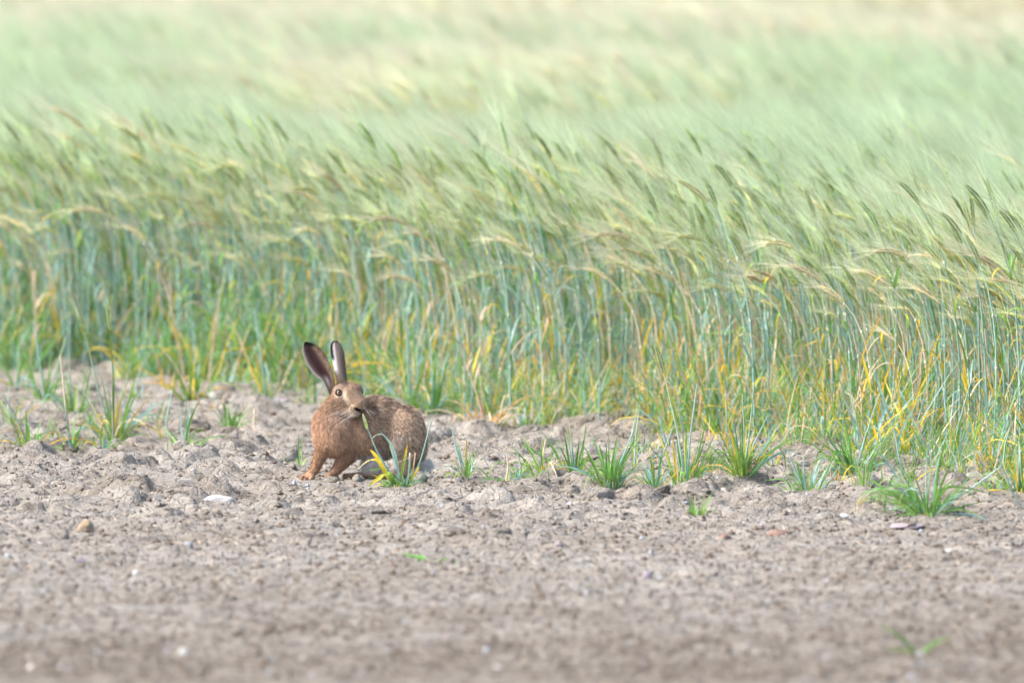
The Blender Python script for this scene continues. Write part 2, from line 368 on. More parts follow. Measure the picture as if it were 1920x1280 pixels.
# shared single-blade meshes, 1 m nominal units are real metres: long side ~0.12 m
BL = {}
for pal in PAL:
    for k in range(12):
        mb = MB()
        L_ = 0.12; lift = [1.5, 1.4, 1.2, 1.0, 1.35, 1.05, 1.45, 1.3, 1.15, .8, 1.5, 1.25][k]; dr = [0.1, 0.5, 0.8, 1.2, 1.9, 0.2, .3, 1.0, .5, 1.3, 2.6, .3][k]
        st_ = PAL[pal]
        if k in (3, 7, 10): st_ = [(a_ * .8, b_) for a_, b_ in st_] + [(.9, ORA if k != 7 else STRAW), (1, TAN)]
        blade(mb, L_, R.uniform(0.0045, 0.0095) * (0.7 if pal == 'tan' else 1), lift, dr, st_, 8, ({4: 5, 8: 4, 11: 6}.get(k)), 0, R.uniform(-.8, .8))
        BL[pal, k] = mb.mesh('leaf_blade', [M_LEAF])
STEMS = {}
for k, (c0, c1) in enumerate([(TEAL, TEAL2), (TEAL2, SAGE), (TAN, STRAW), (GREEN2, TEAL2)]):
    mb = MB(); pts = [Vector((0.004 * math.sin(i * 1.3), 0.003 * math.cos(i * 2), 0.12 * i / 5)) for i in range(6)]
    stem_mesh(mb, pts, 0.0026, c0, c1, 6); STEMS[k] = mb.mesh('stem', [M_STEM])

# ------------------------------------------------------------------ background barley: whole stalks as single meshes
def stalk_whole(kind, fine=False, leaves=3, nawn=22, aw=0.0014):
    mb = MB(); h = R.uniform(0.48, 0.62)
    bend = {'g': R.uniform(0.45, 1.15), 'y': R.uniform(0.8, 1.6), 'c': R.uniform(0.7, 1.5), 'up': R.uniform(0.3, 0.7)}[kind]
    ec, ac = {'g': (EAR_G, AWN_G), 'y': (EAR_Y, AWN_P), 'c': (EAR_C, AWN_C), 'up': (lerp(EAR_G, AWN_G, .35), AWN_G)}[kind]
    pts, a = stalk_curve(h, bend, R.uniform(-0.08, 0.10), 7)
    dead = R.random() < 0.36
    stem_mesh(mb, pts, 0.0021 if dead else 0.0028, TAN if dead else jit(TEAL), STRAW if dead else jit(TEAL2), 4, 0)
    ep = ear_pts(pts[-1], a, bend, R.uniform(0.07, 0.095), 8 if fine else 6)
    (ear_fine if fine else ear_coarse)(mb, ep, ec, 1)
    awns(mb, ep, bend, ac, nawn, R.uniform(0.13, 0.19), aw, 2, 2)
    for j in range(leaves):
        t = R.uniform(0.12, 0.92); i = int(t * 5); p = pts[i].lerp(pts[i + 1], t * 5 - i)
        pal = R.choices(['green', 'yellowtip', 'yellow', 'orange', 'tan', 'teal', 'lime'], [4 + 3 * t, 1.4, 1.3 * (1 - t), 0.35 * (1 - t), 1.5 * (1 - t), 4.5, 1])[0]
        az = R.uniform(0, 6.28) if t < 0.7 else R.uniform(2.4, 3.9)
        xf = Matrix.Translation(p) @ Matrix.Rotation(az, 4, 'Z')
        blade(mb, R.uniform(0.08, 0.18), R.uniform(0.005, 0.009), R.uniform(1.05, 1.52), R.choice([.1, .3, .5, .8, 1.9]), PAL[pal], 5, None, 3, R.uniform(-.6, .6), xf)
    return mb.mesh('field_stalk', [M_STEM, M_EAR, M_AWN, M_LEAF])
src = bpy.data.collections.new('field_sources')
KINDS = ['g'] * 7 + ['y'] * 4 + ['c'] * 4 + ['up'] * 3
for i, k in enumerate(KINDS):
    o = bpy.data.objects.new('field_stalk.%03d' % (i + 1), stalk_whole(k)); src.objects.link(o)
usrc = bpy.data.collections.new('undergrowth_sources')
for i in range(12):
    mb = MB()
    for j in range(9 if i < 8 else 12):
        pal = R.choices(['green', 'lime', 'yellowtip', 'yellow', 'orange', 'tan', 'teal'], [6, 2, 2.2, 2.2, .6, 2.6, 5] if i < 8 else [8, 2, .6, .4, .2, .5, 4])[0]
        xf = Matrix.Translation((R.gauss(0, .03), R.gauss(0, .03), -0.01)) @ Matrix.Rotation(R.uniform(0, 6.28), 4, 'Z')
        blade(mb, R.uniform(0.06, 0.26), R.uniform(0.003, 0.0065), R.uniform(1.0, 1.53), R.choice([.1, .2, .4, .8, 1.5]), PAL[pal], 6, (4 if R.random() < .15 else None), 0, R.uniform(-.5, .5), xf)
    o = bpy.data.objects.new('undergrowth_clump.%03d' % (i + 1), mb.mesh('undergrowth_clump', [M_LEAF])); usrc.objects.link(o)

def scatter(name, P, rot, scl, idx, coll, mat_list, label):
    me = bpy.data.meshes.new(name); me.vertices.add(len(P)); me.vertices.foreach_set('co', P.astype(np.float32).ravel())
    a = me.attributes.new('rot', 'FLOAT_VECTOR', 'POINT'); a.data.foreach_set('vector', rot.astype(np.float32).ravel())
    a = me.attributes.new('scl', 'FLOAT_VECTOR', 'POINT'); a.data.foreach_set('vector', scl.astype(np.float32).ravel())
    a = me.attributes.new('idx', 'INT', 'POINT'); a.data.foreach_set('value', idx.astype(np.int32))
    for m in mat_list: me.materials.append(m)
    o = link(name, me); tag(o, label, kind='stuff')
    g = bpy.data.node_groups.new(name + '_scatter', 'GeometryNodeTree')
    g.interface.new_socket('Geometry', in_out='INPUT', socket_type='NodeSocketGeometry'); g.interface.new_socket('Geometry', in_out='OUTPUT', socket_type='NodeSocketGeometry')
    gi = g.nodes.new('NodeGroupInput'); go = g.nodes.new('NodeGroupOutput'); ip = g.nodes.new('GeometryNodeInstanceOnPoints')
    ci = g.nodes.new('GeometryNodeCollectionInfo'); ci.inputs['Collection'].default_value = coll
    ci.inputs['Separate Children'].default_value = True; ci.inputs['Reset Children'].default_value = True
    def na(n, ty):
        x = g.nodes.new('GeometryNodeInputNamedAttribute'); x.data_type = ty; x.inputs['Name'].default_value = n
        return [s for s in x.outputs if s.enabled and s.name == 'Attribute'][0]
    er = g.nodes.new('FunctionNodeEulerToRotation')
    g.links.new(gi.outputs[0], ip.inputs['Points']); g.links.new(ci.outputs[0], ip.inputs['Instance']); ip.inputs['Pick Instance'].default_value = True
    g.links.new(na('idx', 'INT'), ip.inputs['Instance Index']); g.links.new(na('rot', 'FLOAT_VECTOR'), er.inputs[0]); g.links.new(er.outputs[0], ip.inputs['Rotation'])
    g.links.new(na('scl', 'FLOAT_VECTOR'), ip.inputs['Scale']); g.links.new(ip.outputs[0], go.inputs[0])
    md = o.modifiers.new('scatter', 'NODES'); md.node_group = g; return o

def field_points(dens, d0, d1, y1, xw):
    """points whose distance behind the edge lies in d0..d1"""
    area = 2 * xw * (d1 - d0 if d1 < 50 else y1 - 30)
    n = int(area * dens); x = RNG.uniform(-xw, xw, n)
    y = edge_y(x) + d0 + RNG.random(n) * (min(d1, 100) - d0); k = y < y1
    return x[k], y[k]
parts = [field_points(430, 0.22, 1.2, 60, 3.0), field_points(300, 1.3, 6, 60, 3.4), field_points(240, 6, 16, 75, 4.6), field_points(190, 16, 34, 75, 6.0), field_points(45, 34, 90, 130, 12)]
fx = np.concatenate([p[0] for p in parts]); fy = np.concatenate([p[1] for p in parts])
dd = fy - edge_y(fx)
big_n = vnoise(fx * 0.5 + 3, fy * 0.20, 21); mid_n = vnoise(fx * 2.2, fy * 0.7, 22)
cream = np.clip(0.34 + 1.7 * (big_n - 0.5) + 0.7 * (mid_n - 0.5) + np.clip((fy - 48) / 5, 0, 0.95), 0.03, 0.97)
cream = np.where(dd < 1.5, 0.26, cream)
rr = RNG.random(len(fx)); g_idx = RNG.integers(0, 7, len(fx)); y_idx = RNG.integers(7, 11, len(fx)); c_idx = RNG.integers(11, 15, len(fx)); u_idx = RNG.integers(15, 18, len(fx))
idx = np.where(rr < cream * np.clip(0.25 + (fy - 42) / 12, 0.22, 0.95), c_idx, np.where(rr < cream, y_idx, np.where(rr < cream + (1 - cream) * 0.86, g_idx, u_idx)))
hvar = 0.92 + 0.22 * vnoise(fx * 0.9, fy * 0.5, 23) + RNG.uniform(-0.09, 0.09, len(fx))
hvar *= np.where(dd < 1.2, RNG.uniform(0.72, 1.08, len(fx)), 1.0)
P = np.stack([fx, fy, np.full(len(fx), -0.01)], -1)
rot = np.stack([RNG.normal(0, 0.05, len(fx)), RNG.normal(0, 0.05, len(fx)), RNG.normal(0.0, 0.45, len(fx))], -1)
scl = np.stack([hvar] * 3, -1)
scatter('barley_field', P, rot, scl, idx, src, [M_STEM, M_EAR, M_AWN, M_LEAF], 'barley crop behind the front rank, pale green and cream heads bending left in the wind')

nu = 5200; ux = RNG.uniform(-2.6, 2.6, nu); ud = RNG.gamma(1.5, 0.36, nu) - 0.55 * RNG.random(nu); uy = edge_y(ux) + ud
keep = vnoise(ux * 4, uy * 3, 31) > 0.40
ex_x = RNG.triangular(-2.4, 2.2, 2.5, 1900); ex_d = -0.95 * RNG.random(1900) ** 1.5 * np.clip(.45 + ex_x * .5, .25, 1.0); ek = vnoise(ex_x * 5, (edge_y(ex_x) + ex_d) * 3.5, 37) > .46
ux = np.concatenate([ux[keep], ex_x[ek]]); ud = np.concatenate([ud[keep], ex_d[ek]]); uy = edge_y(ux) + ud; keep = np.ones(len(ux), bool); ux, uy, ud = ux[keep], uy[keep], ud[keep]
uz = np.array([ground_z(a, b) for a, b in zip(ux, uy)])
us = RNG.uniform(0.6, 1.25, len(ux)) * np.where(ud < 0, RNG.uniform(.3, .85, len(ux)), np.where(ux > -.5, RNG.uniform(.35, .85, len(ux)), np.clip(0.55 + ud * 1.0, 0.5, 1.0))) * (1 + .5 * (vnoise(ux * 2.2, uy, 33) > .6)); gl = RNG.random(len(ux)) < np.clip(.25 - ux * .4, .1, .8); us = us * np.where(gl & (ux < -.6), 1.35, 1)
scatter('undergrowth', np.stack([ux, uy, uz], -1), np.stack([RNG.normal(0, .12, len(ux)), RNG.normal(0, .12, len(ux)), RNG.uniform(0, 6.28, len(ux))], -1),
        np.stack([us] * 3, -1), np.where(gl, RNG.integers(8, 12, len(ux)), RNG.integers(0, 8, len(ux))), usrc, [M_LEAF], 'short green and yellowed blades tangled at the foot of the barley')

# ------------------------------------------------------------------ the 300 front barley stalks as things
def copy_thing(root):
    r = root.copy(); COL.objects.link(r)
    for ch in list(root.children):
        c = ch.copy(); COL.objects.link(c); c.parent = r
        for g2 in list(ch.children):
            d = g2.copy(); COL.objects.link(d); d.parent = c
    return r
LAB = {'g': 'green barley stalk with arched green ear in the front rank of the field',
       'y': 'barley stalk with yellowing nodding ear in the front rank of the field',
       'c': 'barley stalk with ripe straw coloured ear in the front rank of the field',
       'up': 'barley stalk with upright green ear in the front rank of the field',
       'dead': 'dry tan barley stalk with shrivelled leaves in the front rank of the field'}
def stalk_thing(kind):
    root = link('barley_stalk', None); tag(root, LAB[kind], 'barley', 'barley stalks in the front rank of the field')
    k = kind if kind != 'dead' else 'c'
    h = R.uniform(0.48, 0.62); bend = {'g': R.uniform(0.45, 1.25), 'y': R.uniform(0.9, 1.8), 'c': R.uniform(0.9, 1.8), 'up': R.uniform(0.25, 0.6)}[k]
    ec, ac = {'g': (EAR_G, AWN_G), 'y': (EAR_Y, AWN_P), 'c': (EAR_C, AWN_C), 'up': (EAR_G, AWN_G)}[k]
    if kind == 'dead': h *= R.uniform(0.6, 0.95)
    pts, a = stalk_curve(h, bend, R.uniform(-0.06, 0.08), 9)
    mb = MB(); dead = kind == 'dead' or (k == 'c') or R.random() < .15
    stem_mesh(mb, pts, 0.0023 if dead else 0.0031, TAN if dead else jit(TEAL), STRAW if dead else lerp(TEAL2, SAGE, R.random()), 6)
    for i in (2, 4, 6):     # nodes
        p = pts[i]; tube(mb, [p - Vector((0, 0, .004)), p, p + Vector((0, 0, .004))], [0.0022, 0.0034, 0.0022], [lerp(TEAL2, STRAW, .4)] * 3, 6)
    link('stem', mb.mesh('stem', [M_STEM]), root)
    ep = ear_pts(pts[-1], a, bend, R.uniform(0.075, 0.095), 9)
    mb = MB(); ear_fine(mb, ep, ec); e = link('ear', mb.mesh('ear', [M_EAR]), root)
    mb = MB(); awns(mb, ep, bend, ac, 26, R.uniform(0.12, 0.15), 0.0011, 0, 3); tag(link('awns', mb.mesh('awns', [M_AWN]), e), kind='stuff')
    for j in range(R.choice([2, 3, 4])):
        t = R.uniform(0.08, 0.85); i = int(t * 7); p = pts[i].lerp(pts[i + 1], t * 7 - i)
        wts = [4, 1.8, 1.8 * (1 - t), 0.4 * (1 - t), 1.2 * (1 - t), 4, 1.2] if not dead else [0, .5, 1, 2, 6, 0, 0]
        pal = R.choices(['green', 'yellowtip', 'yellow', 'orange', 'tan', 'teal', 'lime'], wts)[0]
        mb = MB(); blade(mb, R.uniform(0.06, 0.17), R.uniform(0.006, 0.0095), R.uniform(1.0, 1.52), R.choice([.1, .3, .4, .7, 1.2, 2.2]), PAL[pal], 8, (5 if R.random() < .2 else None), 0, R.uniform(-.5, .5))
        link('leaf_blade', mb.mesh('leaf_blade', [M_LEAF]), root, p, (0, 0, R.uniform(0, 6.28)))
    return root
protos = [stalk_thing(k) for k in ['g'] * 10 + ['y'] * 4 + ['c'] * 1 + ['up'] * 7 + ['dead'] * 2]
used = set()
xs = [(-1.85 + 3.55 * (i + R.random()) / 300) for i in range(300)]
for i, x in enumerate(xs):
    k = R.randrange(len(protos))
    if k in used: o = copy_thing(protos[k])
    else: o = protos[k]; used.add(k)
    y = float(edge_y(x)) + R.uniform(0.0, 0.26) - (R.uniform(.05, .75) if R.random() < (.22 if x > -.2 else .06) else 0)
    o.location = (x, y, ground_z(x, y) - 0.008); s = R.uniform(0.72, 1.12)
    o.scale = (s, s, s * R.uniform(.92, 1.05)); o.rotation_euler = (R.gauss(0, .05), R.gauss(0, .05), R.gauss(0, .45))
    o['label'] = o['label'].replace('in the front rank of the field', 'in the front rank ' + zone(960 + FPX * x / y))
for k, o in enumerate(protos):
    if k not in used: o.location = (0.3 + k * .01, float(edge_y(0.3)) + .1, 0)

# ------------------------------------------------------------------ tufts of volunteer barley on the bare soil
def tuft(px, py, hpx, n, mix, label, spread=1.0, stems=(), seed=0, name='barley_tuft', wide=1.0, lean=0.0):
    """mix: {palette: weight}; stems: list of (dx_px, top_dy_px, kind, ear) thin stalks rising from the tuft"""
    rr_ = random.Random(seed * 31 + 5); p = ground(px, py); p.z = ground_z(p.x, p.y); s = ppm(py)
    # sit on the relief where the photograph shows the foot
    root = link(name, None, None, p); tag(root, label, name.replace('_', ' '), 'barley shoots between the tufts' if name == 'barley_shoot' else 'barley tufts on the bare soil')
    hm = hpx / s * (1.0 if name == 'barley_shoot' or seed == 91 else 1.18); keys = list(mix); wts = [mix[k] for k in keys]
    for j in range(int(n * 2.7)):
        pal = rr_.choices(keys, wts)[0]; k = rr_.choice([0, 0, 1, 1, 2, 3, 4, 5, 6, 6, 7, 8, 10, 11] if spread < 1.3 else [1, 2, 3, 3, 4, 5, 7, 8, 9, 9, 10, 11]); L_ = hm * rr_.uniform(0.4, 1.15) / 0.12
        az = rr_.uniform(0, 6.28); q = rr_.uniform(0, 0.028) * spread
        tilt = rr_.gauss(0.08, 0.20) * spread
        m = Matrix.Rotation(az, 4, 'Z') @ Matrix.Rotation(tilt, 4, 'Y')
        e = (Matrix.Rotation(lean, 4, 'Y') @ m).to_euler()
        ws = wide * rr_.uniform(0.45, 0.95)
        o = link('leaf_blade', BL[pal, k], root, (math.cos(az) * q, math.sin(az) * q, -0.006), e, (L_, ws, L_))
    for (dx, dy, kind, ear) in stems:
        top = Vector((dx / s, rr_.uniform(-.02, .02), dy / s)); mid = top * 0.5 + Vector((rr_.uniform(-.006, .006), 0, 0))
        mb = MB(); c0, c1 = {'teal': (TEAL, TEAL2), 'sage': (TEAL2, SAGE), 'tan': (TAN, STRAW), 'green': (GREEN2, GREEN)}[kind]
        pts = [Vector((0, 0, -.005)).lerp(mid, t) if t <= 1 else mid.lerp(top, t - 1) for t in (0, .5, 1, 1.5, 2)]
        stem_mesh(mb, pts, 0.003, c0, c1, 6); st = link('stem', mb.mesh('stem', [M_STEM]), root)
        if ear:
            a = math.atan2(-top.x, top.z); b = a + (0.7 if ear == 1 else 0.15)
            ep = ear_pts(top, a, b, 0.07, 9); mb = MB(); ear_fine(mb, ep, EAR_G if ear != 3 else EAR_C); e = link('ear', mb.mesh('ear', [M_EAR]), root)
            mb = MB(); awns(mb, ep, b, AWN_G if ear != 3 else AWN_C, 18, 0.10, 0.0010, 0, 3); tag(link('awns', mb.mesh('awns', [M_AWN]), e), kind='stuff')
    return root
G = {'green': 6, 'lime': 2, 'teal': 2}; GY_ = {'green': 5, 'lime': 2, 'yellowtip': 2, 'yellow': 1, 'tan': 1, 'teal': 2}; DRY = {'tan': 6, 'orange': 2, 'yellowtip': 1, 'green': 1}
tufts = [
 (85, 765, 90, 12, G, 'loose green tuft with tall teal stem near left edge, behind the low orange tipped tuft', 1.2, [(-22, 150, 'teal', 0), (40, 120, 'sage', 0)]),
 (138, 776, 75, 12, G, 'spreading pale green tuft in the second row from the left, right of the loose tuft', 1.2, [(-8, 130, 'sage', 0)]),
 (60, 848, 75, 14, GY_, 'low green tuft with orange tips at the far left of the soil', 1.3, [(-55, 110, 'teal', 0)]),
 (95, 836, 55, 7, G, 'small dark green sprig beside the orange tipped tuft at far left', 1.0, []),
 (135, 848, 60, 9, GY_, 'thin tuft with straw stalk and leaning teal stem left of the big left tuft', 0.8, [(-22, 180, 'tan', 0), (-12, 90, 'teal', 0)]),
 (212, 822, 110, 22, GY_, 'largest tuft on the left with a tall stem carrying a green ear', 1.0, [(-48, 190, 'sage', 2), (-5, 210, 'green', 2), (35, 150, 'sage', 0)]),
 (192, 842, 50, 8, G, 'short green tuft in front of the largest left tuft', 1.3, []),
 (285, 790, 60, 7, GY_, 'sparse tuft with a brown curled leaf between the two tall left tufts', 1.0, [(-5, 70, 'teal', 0)]),
 (362, 756, 95, 15, GY_, 'upright green tuft with one yellow leaf at the field edge left of the hare', 1.1, [(15, 75, 'teal', 0)]),
 (433, 804, 52, 13, {'green': 6, 'lime': 1}, 'small dense bright green tuft midway between left edge and hare', 0.8, []),
 (345, 848, 82, 8, G, 'thin wispy tuft below the small bright green tuft', 1.0, []),
 (474, 812, 70, 2, {'tan': 1}, 'lone dry tan blade beside the small bright green tuft', 0.3, [(3, 66, 'tan', 0)]),
 (590, 760, 50, 7, {'lime': 3, 'green': 4}, 'fresh green seedling just left of the hare neck', 1.1, [(14, 40, 'teal', 0)]),
 (563, 870, 46, 3, {'lime': 1, 'green': 1}, 'tiny two bladed sprout left of the hare forelegs', 0.9, []),
 (874, 906, 62, 10, GY_, 'small tuft with two teal stubs right of the hare', 0.8, [(-27, 95, 'teal', 0), (-17, 60, 'teal', 0)]),
 (948, 908, 55, 6, G, 'thin green sprig between the teal stub tuft and the wide tuft', 1.4, [(2, 50, 'tan', 0)]),
 (975, 905, 55, 5, G, 'single leaning green sprig right of the thin sprig', 1.2, [(-6, 55, 'sage', 0)]),
 (1018, 900, 80, 14, GY_, 'wide loose green tuft in the middle of the soil', 1.3, [(5, 70, 'tan', 0)]),
 (1080, 898, 105, 14, G, 'tall open green tuft left of the dense middle tuft', 1.0, [(18, 110, 'green', 0)]),
 (1142, 908, 88, 26, G, 'dense dark green tuft in the middle of the picture', 1.2, [(46, 105, 'teal', 0)]),
 (1228, 925, 72, 12, GY_, 'ragged tuft with yellow leaf right of the dense middle tuft', 1.0, [(32, 110, 'teal', 0)]),
 (1287, 916, 100, 17, GY_, 'tuft with tall teal stems crossing the field edge', 1.2, [(20, 190, 'teal', 0), (-15, 150, 'sage', 0), (-42, 210, 'sage', 2)]),
 (1303, 969, 48, 8, {'lime': 3, 'green': 4}, 'lowest small bright green tuft right of centre', 0.9, []),
 (1394, 911, 105, 22, GY_, 'full green tuft with long upright stems and a yellow leaf at its left', 1.1, [(-2, 150, 'teal', 0), (45, 110, 'teal', 0), (20, 170, 'sage', 0)]),
 (1514, 927, 70, 20, G, 'spreading dark green tuft with a stiff teal stem leaning left', 1.5, [(-38, 82, 'teal', 0), (-8, 70, 'teal', 0)]),
 (1600, 892, 105, 26, G, 'tallest dense green tuft at the foot of the barley on the right', 1.3, [(-20, 120, 'green', 0), (48, 150, 'teal', 0), (24, 80, 'teal', 0)]),
 (1657, 926, 75, 14, GY_, 'tuft with an orange blade reaching left between two dark tufts', 1.3, []),
 (1738, 968, 120, 26, G, 'big dark tuft in front on the right with fanned blades', 1.6, [(-60, 110, 'green', 0), (0, 120, 'sage', 0), (8, 85, 'sage', 0)]),
 (1782, 888, 110, 10, G, 'slender group of stems with broad leaves near the right edge', 0.9, [(-2, 120, 'teal', 0), (40, 170, 'teal', 0), (6, 140, 'teal', 0)]),
 (1832, 880, 60, 10, GY_, 'small mixed tuft behind the right hand stems', 1.3, []),
 (1912, 948, 85, 18, GY_, 'green tuft with brown leaf cut by the right edge', 1.2, [(-48, 75, 'teal', 0)]),
 (1868, 945, 45, 7, G, 'flat green tuft lying left of the right edge tuft', 1.8, []),
 (770, 776, 120, 10, GY_, 'tall green tuft rising behind the back of the hare', 0.8, [(-8, 170, 'teal', 0), (45, 150, 'teal', 0), (-50, 120, 'sage', 0)]),
 (812, 780, 92, 16, G, 'thick green tuft at the field edge right of the hare back', 0.8, [(-5, 140, 'teal', 0), (10, 100, 'teal', 0)]),
 (912, 800, 85, 13, DRY, 'dry tan tuft with curled blades above the clods', 1.3, [(-14, 110, 'tan', 0), (-40, 125, 'tan', 0)]),
 (945, 780, 70, 14, G, 'low green tuft right beside the dry tan tuft', 1.2, []),
 (1125, 782, 100, 18, GY_, 'green tuft mixed with yellow blades behind the middle mound', 0.9, [(-30, 110, 'tan', 0)]),
 (1480, 820, 90, 12, GY_, 'leafy tuft at the field edge above the spreading dark tuft', 1.1, []),
 (1340, 824, 70, 11, GY_, 'short tuft at the field edge right of the tall teal stems', 1.1, []),
 (20, 700, 80, 16, G, 'bright green tuft at the field edge in the left corner', 1.1, []),
 (530, 712, 85, 14, GY_, 'leafy tuft at the field edge left of the hare ears', 1.0, []),
 (700, 748, 80, 14, GY_, 'yellow green tuft at the field edge behind the hare head', 1.0, []),
]
for i, t in enumerate(tufts):
    tuft(t[0], t[1], t[2], t[3], t[4], t[5], t[6], t[7], seed=i)

shoots = [(30, 735), (170, 742), (255, 752), (320, 740), (410, 742), (455, 738), (500, 760), (545, 745), (575, 735), (620, 742), (240, 800), (165, 800), (20, 800), (395, 772), (310, 822), (655, 756), (865, 790), (980, 800), (1020, 792),
          (1070, 850), (1180, 845), (1215, 870), (1255, 860), (1330, 860), (1360, 848), (1440, 858), (1450, 888), (1545, 862), (1560, 905), (1640, 868), (1700, 905), (1720, 878), (1800, 930), (1850, 900), (1880, 915), (1330, 900), (1190, 890), (985, 858), (1500, 850), (1620, 940)]
for i, (px, py) in enumerate(shoots):
    near_ = 'close to the left edge' if px < 200 else 'left of the hare' if px < 600 else 'behind the hare' if px < 800 else 'between field and middle tufts' if px < 1200 else 'between field and right tufts'
    dry = i % 5 == 3; tall = i % 3 == 0
    hh_ = R.uniform(40, 70) * (1.6 if tall else 1)
    tuft(px, py, hh_, R.choice([3, 4, 6]), DRY if dry else GY_, ('dry tan shoot ' if dry else 'tall thin green shoot ' if tall else 'small thin green shoot ') + near_ + (', nearer the crop' if py < 800 else ', further out on the soil'), 1.0,
         [(R.uniform(-25, 20), hh_ * R.uniform(1.0, 1.7), 'tan' if dry else R.choice(['teal', 'sage']), 0)] if i % 2 == 0 else [], seed=300 + i, name='barley_shoot', wide=.8)

def hand_part(root, name, kind, pts_px, wid, cols, s, p0, depth=0.0, mat=None):
    """blade or stem through given photo pixels, at the tuft's own distance"""
    base = Vector(p0); pts = []
    for i, q in enumerate(pts_px):
        dep = depth * i / max(1, len(pts_px) - 1); pts.append(Vector(((q[0] - pts_px[0][0]) / s, dep, (pts_px[0][1] - q[1]) / s)) + Vector(((pts_px[0][0] - root['_px']) / s, 0, (root['_py'] - pts_px[0][1]) / s)))
    fine = []                                                  # smooth it
    for i in range(len(pts) - 1):
        a, b = pts[max(i - 1, 0)], pts[min(i + 2, len(pts) - 1)]
        for t in (0, .25, .5, .75):
            fine.append(0.5 * ((2 * pts[i]) + (-a + pts[i + 1]) * t + (2 * a - 5 * pts[i] + 4 * pts[i + 1] - b) * t * t + (-a + 3 * pts[i] - 3 * pts[i + 1] + b) * t ** 3))
    fine.append(pts[-1]); n = len(fine); mb = MB()
    cc = [ramp(cols, i / (n - 1)) for i in range(n)]
    if kind == 'tube': tube(mb, fine, [wid / 2 * (1 - .35 * i / (n - 1)) for i in range(n)], cc, 6)
    else: ribbon(mb, fine, [wid * min(1, .45 + 3 * i / n) * (1 - (i / (n - 1)) ** 4) + .0007 for i in range(n)], Vector((1, .35, 0.3)), cc, 0, .3)
    return link(name, mb.mesh(name, [M_STEM if kind == 'tube' else M_LEAF]), root)
# the tuft in front of the hare, blade by blade
px0, py0 = 752, 913
main = tuft(px0, py0, 52, 34, {'green': 7, 'lime': 2, 'teal': 4, 'yellowtip': 2, 'tan': 1}, 'green tuft with yellow blades and a long stalk reaching the hare mouth', 1.35, [], seed=91)
main['_px'] = px0; main['_py'] = py0; sm = ppm(py0)
hp = lambda *a, **k: hand_part(main, *a, sm, main.location, **k)
hp('stem', 'tube', [(748, 911), (728, 878), (707, 842), (695, 812), (688, 798)], .0052, [(0, TEAL), (.8, TEAL2), (1, SAGE)], depth=-.03)
hp('leaf_blade', 'rib', [(689, 802), (684, 785), (680, 772)], .0072, [(0, LIME), (.6, (.5, .56, .25)), (1, (.62, .62, .42))], depth=-.002)
hp('leaf_blade', 'rib', [(738, 905), (722, 880), (706, 852), (694, 838)], .0105, [(0, GREEN2), (.3, YEL), (.8, YEL), (1, ORA)], depth=-.04)
hp('leaf_blade', 'rib', [(742, 906), (730, 885), (716, 888), (690, 907)], .0125, [(0, GREEN2), (.5, LIME), (.8, YEL), (1, LIME)], depth=-.06)
hp('leaf_blade', 'rib', [(725, 880), (705, 859), (688, 861), (670, 876)], .004, [(0, LIME), (.4, YEL), (1, STRAW)], depth=-.05)
hp('leaf_blade', 'rib', [(748, 900), (744, 862), (733, 828), (712, 804)], .0058, [(0, TEAL), (1, TEAL2)], depth=-.03)
hp('leaf_blade', 'rib', [(745, 880), (737, 850), (730, 826)], .0045, [(0, TEAL2), (1, SAGE)], depth=-.03)
hp('leaf_blade', 'rib', [(698, 819), (706, 812), (716, 811)], .003, [(0, TEAL2), (1, SAGE)], depth=-.01)
hp('leaf_blade', 'rib', [(750, 903), (757, 868), (761, 846), (764, 828)], .007, [(0, GREEN2), (.5, LIME), (.75, YEL), (1, ORA)], depth=-.02)
hp('stem', 'tube', [(765, 908), (768, 870), (769, 846)], .0065, [(0, GREEN2), (.6, TEAL2), (1, (.7, .66, .6))], depth=-.02)
hp('stem', 'tube', [(770, 908), (776, 870), (779, 846)], .0045, [(0, GREEN2), (.6, TAN), (1, TAN)], depth=-.01)
hp('stem', 'tube', [(768, 909), (788, 862), (800, 820), (810, 782)], .0048, [(0, GREEN2), (.4, TEAL), (1, TEAL2)], depth=.0)
hp('leaf_blade', 'rib', [(742, 865), (760, 858), (776, 848)], .0035, [(0, STRAW), (1, TAN)], depth=-.03)
hp('leaf_blade', 'rib', [(770, 908), (790, 894), (799, 876)], .0085, [(0, GREEN2), (1, TEAL)], depth=-.04)
hp('leaf_blade', 'rib', [(768, 905), (778, 885), (788, 868)], .0075, [(0, LIME), (.6, YEL), (1, LIME)], depth=-.04)
hp('leaf_blade', 'rib', [(740, 908), (722, 878), (708, 876), (692, 877)], .006, [(0, GREEN), (1, GREEN2)], depth=-.03)
del main['_px'], main['_py']
# bent teal stem that arches over the soil at lower right
bent = link('bent_stalk', None, None, ground(1745, 963)); bent['_px'] = 1745; bent['_py'] = 963; tag(bent, 'long teal stem arching right out of the big front tuft and kinked down', 'barley stalk')
sb = ppm(963)
hand_part(bent, 'stem', 'tube', [(1745, 963), (1790, 935), (1835, 905), (1878, 873)], .0058, [(0, GREEN2), (.3, TEAL), (1, TEAL2)], sb, bent.location)
hand_part(bent, 'stem', 'tube', [(1878, 873), (1888, 895), (1900, 925), (1915, 947)], .005, [(0, TEAL2), (1, TEAL)], sb, bent.location)
del bent['_px'], bent['_py']
